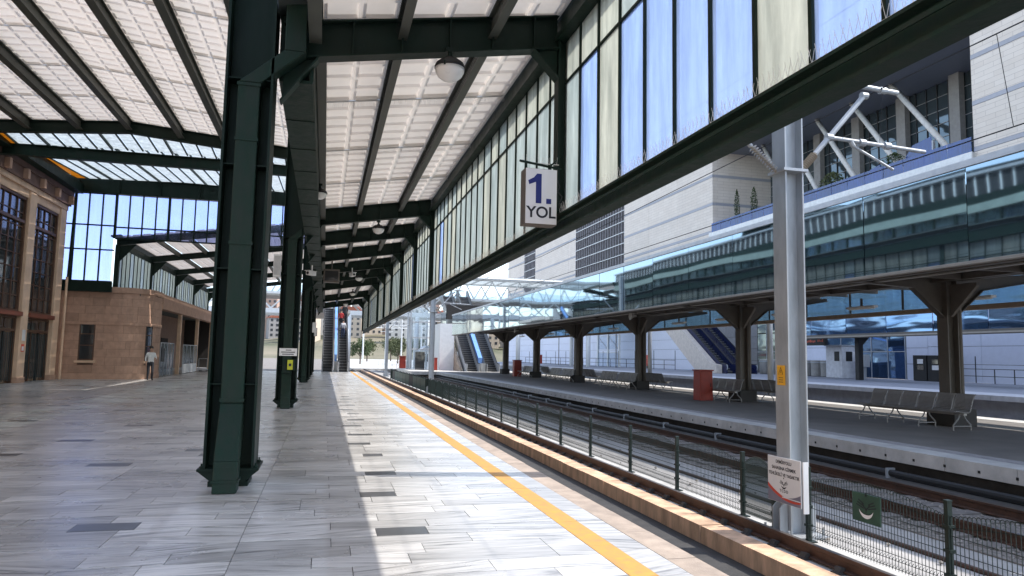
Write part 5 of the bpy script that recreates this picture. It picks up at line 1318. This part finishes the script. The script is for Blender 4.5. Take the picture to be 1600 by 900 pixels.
for i in range(31):
    x = -15+i*2; o = block('roof_pane', SKYG, fb, x+.05, x+1.95, BY0-2, BY1+1.5, 12.45, 12.47); MB().beam((x, BY0-2, 12.4), (x, BY1+1.5, 12.4), .1, .18).build('roof_bar', WHITEM, fb)
for yy in (BY0-2, BY0, BY1): MB().tube((-15, yy, 12.2), (46, yy, 12.2), .14, 10).build('roof_tube', WHITEM, fb, smooth=True)
for x in (3.0, 12.0, 26.3, 36.8):
    for yy in (BY0, BY1): MB().tube((x, yy, -.8), (x, yy, 6.7), .3, 14).build('pier', WHITEM, fb, smooth=True)
gl = empty('glass_lift', (11.5, 87, IZ), 'tall glass lift tower on the island platform beneath the footbridge', 'lift')
for xx in (9.6, 11.9):
    for yy in (84.5, 87.5): block('post', GALV, gl, xx-.08, xx+.08, yy-.08, yy+.08, IZ, 9.2)
for z in (IZ+2.4, 3.6, 5.4, 7.2): block('ring_beam', GALV, gl, 9.7, 11.8, 84.45, 84.55, z-.06, z+.06)
for z0, z1 in ((IZ+.1, IZ+2.3), (2.4, 3.5), (3.7, 5.3), (5.5, 7.1)): block('pane', CLEAR, gl, 9.7, 11.8, 84.49, 84.51, z0, z1)
block('door', DKGLASS, gl, 10.2, 11.3, 84.40, 84.44, IZ, IZ+2.1)

MB().box(-30, 2.98, -70, -8.01, -1.0, -.02).build('bounce_paving', CONC, kind='structure', label='added pale paving behind the viewpoint, bounces sunlight into the hall')  # added unseen paving that throws sunlight back into the hall
# ============================================================ PEOPLE
def person(loc, rotz, label, top, legs, hair, pose='stand', bag=None):
    vs, es, rad = [], [], []
    def v(p, r, par=None):
        vs.append(p); rad.append(r)
        if par is not None: es.append((par, len(vs)-1))
        return len(vs)-1
    pel = v((0, 0, .95), (.155, .115)); wa = v((0, .0, 1.1), (.145, .105), pel); ch = v((0, .0, 1.32), (.17, .115), wa); nk = v((0, .0, 1.48), (.06, .06), ch)
    hd0 = v((0, -.015, 1.57), (.072, .08), nk); hd = v((0, -.02, 1.66), (.078, .095), hd0); v((0, -.01, 1.74), (.05, .06), hd)
    st = .13 if pose == 'walk' else .03
    for s in (-1, 1):
        hp = v((s*.09, 0, .88), (.095, .1), pel); kn = v((s*.1, -s*st*.6-.02, .5), (.062, .068), hp); an = v((s*.1, -s*st+.03, .1), (.042, .048), kn); v((s*.115, -s*st-.1, .045), (.04, .035), an)
        sh = v((s*.185, 0, 1.4), (.065, .065), ch)
        if pose == 'phone' and s > 0:
            el = v((s*.25, .0, 1.14), (.045, .045), sh); wr = v((s*.14, -.24, 1.16), (.033, .033), el); v((s*.1, -.32, 1.19), (.035, .03), wr)
        else:
            el = v((s*.25, .03, 1.14), (.045, .045), sh); wr = v((s*.25, -.06+.05*s, .88), (.033, .033), el); v((s*.245, -.08+.05*s, .78), (.035, .03), wr)
    me = bpy.data.meshes.new('body'); me.from_pydata(vs, es, [])
    o = bpy.data.objects.new('body_tmp', me); COL.objects.link(o)
    sk = o.modifiers.new('skin', 'SKIN'); o.modifiers.new('sub', 'SUBSURF').levels = 2
    for i, sv in enumerate(me.skin_vertices[0].data): sv.radius = rad[i]; sv.use_root = (i == 0)
    dg = bpy.context.evaluated_depsgraph_get(); dg.update(); m2 = bpy.data.meshes.new_from_object(o.evaluated_get(dg)); bpy.data.objects.remove(o)
    m2.materials.clear()
    for mm in (SKIN, top, legs, BLACK): m2.materials.append(mm)
    for p in m2.polygons:
        z = p.center.z; x = abs(p.center.x); p.use_smooth = True
        p.material_index = 0 if z > 1.47 else (3 if z < .085 and x < .2 else (2 if z < .97 and x < .19 else (0 if (x > .2 and z < 1.02) or p.center.y < -.17 else 1)))
    r = empty('person', (0, 0, 0), label, 'person')
    b = inst('body', m2, parent=r)
    MB().lathe([(.088, 1.655), (.1, 1.68), (.098, 1.73), (.075, 1.775), (.03, 1.795)], (0, .005, 0), 14).build('hair', hair, r, smooth=True)
    mb = MB(); mb.box(-.045, -.02, -.108, -.1, 1.655, 1.665); mb.box(.02, .045, -.108, -.1, 1.655, 1.665); mb.box(-.025, .025, -.102, -.094, 1.59, 1.598); mb.build('facial_features', BLACKP, r, kind='stuff')
    MB().prism([(-.115, 1.6), (-.135, 1.61), (-.105, 1.655)], 'x', -.012, .012).build('nose', SKIN, r)
    if bag: MB().prism([(.1, 1.0), (.26, 1.02), (.28, 1.3), (.2, 1.44), (.1, 1.42)], 'x', -.15, .15).build('backpack', bag, r, bevel=.03)
    at_place(r, loc, rotz); return r
C = lambda n, c: mat('cloth_'+n, c, .85, var=.15, scale=12)
HB = mat('dark_hair', (.015, .012, .01), .6)
person((-8.75, 41.4, 0), .5, 'person in a white shirt and dark trousers by the rounded annex, hand raised', C('white', (.7, .69, .67)), C('navy', (.02, .022, .03)), HB, 'phone')
person((1.6, 69.9, 2.98), math.pi, 'person in a light top and jeans with pale backpack on the right escalator', C('pale', (.55, .55, .55)), C('denim', (.04, .06, .12)), HB, 'stand', C('bag', (.5, .5, .52)))
person((1.4, 71.7, 4.02), math.pi, 'person in red top on the right escalator, ahead of the backpack', C('red', (.4, .03, .03)), C('black', (.015, .015, .018)), HB)
person((1.78, 72.9, 4.72), math.pi, 'person in black near the top of the right escalator', C('black2', (.02, .02, .022)), C('grey', (.05, .05, .055)), HB)

# ============================================================ BACKGROUND
def tree(loc, h, r, label, m_, seed):
    q = random.Random(seed); o = empty('tree', loc, label, 'tree', 'trees beyond the platforms'); L = Vector(loc)
    tr = MB(); tr.tube(L, L+Vector((0, 0, h*.5)), h*.03, 8, h*.018)
    cl = []
    for i in range(9):
        a = q.random()*6.28; p = L+Vector((r*.6*math.cos(a)*q.random(), r*.6*math.sin(a)*q.random(), h*q.uniform(.45, .9))); cl.append(p)
        tr.tube(L+Vector((0, 0, h*q.uniform(.3, .48))), p, h*.012, 5, h*.004)
    tr.build('trunk', BARK, o)
    mb = MB()
    for i in range(1500):
        c0 = q.choice(cl); rr = r*.5*q.random()**.45; a = q.random()*6.283; b = q.uniform(-1.5, 1.5)
        c = c0+Vector((rr*math.cos(a)*math.cos(b), rr*math.sin(a)*math.cos(b), rr*.8*math.sin(b))); s = q.uniform(.12, .26)*r*.32
        d1 = Vector((q.uniform(-1, 1), q.uniform(-1, 1), q.uniform(-1, 1))).normalized()*s; d2 = d1.cross(Vector((q.uniform(-1, 1), q.uniform(-1, 1), q.uniform(-1, 1)))).normalized()*s*.6
        mb.add([c-d1, c+d2, c+d1, c-d2], [(0, 1, 2, 3)])
    mb.build('crown', m_, o)
TL = ['leafy tree just right of the platform escalators', 'olive tree behind the third catenary pole', 'tree between the far poles left of the lift tower', 'dark tree beyond the sunny yard', 'pale tree farthest along the tracks', 'bushy tree behind the glass lift tower']
for i, (x, y, h, r) in enumerate([(7.5, 160, 5.5, 2.8), (17.5, 180, 6, 3.2), (25, 200, 6.5, 3.4), (12, 215, 7, 3.8), (30.5, 170, 5.5, 3), (21, 240, 8, 4.5)]):
    tree((x, y, -.82), h, r, TL[i], LEAF2 if i % 2 else LEAF, 40+i)
# houses on the hill
HM = [mat('house_cream', (.5, .43, .35), .8, rnd=.1), mat('house_white', (.6, .58, .55), .8, rnd=.1), mat('house_grey', (.35, .34, .34), .8, rnd=.1), mat('house_pink', (.45, .32, .26), .8, rnd=.1)]
ROOFT = mat('red_roof_tile', (.3, .1, .06), .8); WDARK = mat('far_window', (.05, .055, .065), .3)
protos = []
for k in range(4):
    nf = (5, 7, 4, 9)[k]; w_, d_ = (14, 11, 16, 12)[k], 10; h = nf*3
    o = empty('apartment_house', (0, 0, 0), ('low cream apartment block with red roof', 'white apartment block with red roof', 'low broad grey apartment block', 'tall pink flat roofed apartment block')[k]+' on the hillside beyond the tracks', 'building', 'apartment blocks on the hillside')
    MB().box(-w_/2, w_/2, -d_/2, d_/2, -6, h).build('wall', HM[k], o)
    rf = MB(); rf.prism([(-w_/2-.5, h+.01), (w_/2+.5, h+.01), (w_/2-3, h+2.2), (-w_/2+3, h+2.2)], 'y', -d_/2-.4, d_/2+.4); rf.build('roof', ROOFT if k != 3 else HM[2], o)
    n = int(w_/3)
    for f in range(nf):
        for i in range(n):
            x = -w_/2+(i+.5)*w_/n; inst('window', UNIT.setdefault('farwin', MB().box(-.7, .7, -.06, .06, 0, 1.5).mesh('window', WDARK)), (x, -d_/2-.02, f*3+.9), parent=o)
    protos.append(o)
q = random.Random(11); first = [True]*4
for i in range(44):
    k = q.randrange(4); x = -40+i*5.2+q.uniform(-3, 3); y = q.uniform(360, 560); t = 1-(560-y)/260
    z = -1.5+(hillf(x)+1.5)*max(0, t)
    if first[k]: at_place(protos[k], (x, y, z), q.uniform(-.3, .3)); first[k] = False
    else: copy_tree(protos[k], (x, y, z), q.uniform(-.3, .3))
# yard beyond the platforms
MB().box(4, 60, 112, 330, -.9, -.6).build('yard_paving', CONC, kind='structure', label='sunny pale yard beyond the footbridge')
YP = [(9.5, 118), (13, 128), (17.5, 122), (22, 134), (12, 150), (19, 160), (27, 150), (33, 170), (15, 185), (24, 200), (31, 215), (38, 190), (20.5, 142), (28.5, 128)]
for i, (x, y) in enumerate(YP):
    o = empty('yard_mast', (x, y, -.6), 'thin pale mast in the crowded yard beyond the footbridge', 'pole', 'masts in the far yard')
    MB().tube((x, y, -.6), (x, y, 8.5), .14, 8, .1).build('shaft', WHITEM, o); MB().tube((x-1.6, y, 7.3), (x+1.6, y, 7.3), .05, 6).build('cross_arm', WHITEM, o)
    if i % 3 == 0: MB().box(x-.5, x+.5, y-.2, y+.2, 8.4, 8.6).build('lamp_head', WHITEM, o)
gt = empty('signal_gantry', (18, 140, -.6), 'pale lattice gantry across the yard beyond the footbridge', 'gantry')
for x in (7, 18, 29): MB().tube((x, 140, -.6), (x, 140, 7.2), .16, 8).build('leg', WHITEM, gt)
for z in (6.6, 7.2): MB().tube((7, 140, z), (29, 140, z), .07, 6).build('chord', WHITEM, gt)
for i in range(22): MB().tube((7+i, 140, 6.6 if i % 2 else 7.2), (8+i, 140, 7.2 if i % 2 else 6.6), .04, 5).build('lacing', WHITEM, gt)
for k, (x, y) in enumerate(((11.6, 112), (14.2, 114))): red_cabinet((x, y, -.6), 'small red post at the sunny yard edge, %s of two' % ('left', 'right')[k], 1.5)
kb = empty('yard_kiosk', (19, 126, -.6), 'low white glazed kiosk in the yard left of the escalator housing', 'kiosk')
MB().box(16, 21.5, 125, 129, -.6, 2.2).build('wall', WHITE, kb); MB().prism([(15.6, 2.21), (21.9, 2.21), (20.5, 3.2), (17, 3.2)], 'y', 124.6, 129.4).build('roof', GALV, kb)
for i in range(4): MB().box(16.3+i*1.3, 17.3+i*1.3, 124.95, 124.99, .4, 1.8).build('window', DKGLASS, kb)
yr = empty('railing', (14, 112, -.6), 'white railing along the near edge of the sunny yard', 'railing')
for i in range(22): MB().tube((8+i*.7, 112.6, -.6), (8+i*.7, 112.6, .6), .03, 5).build('post', WHITEM, yr)
for z in (.0, .55): MB().tube((8, 112.6, z), (22.7, 112.6, z), .03, 5).build('rail', WHITEM, yr)
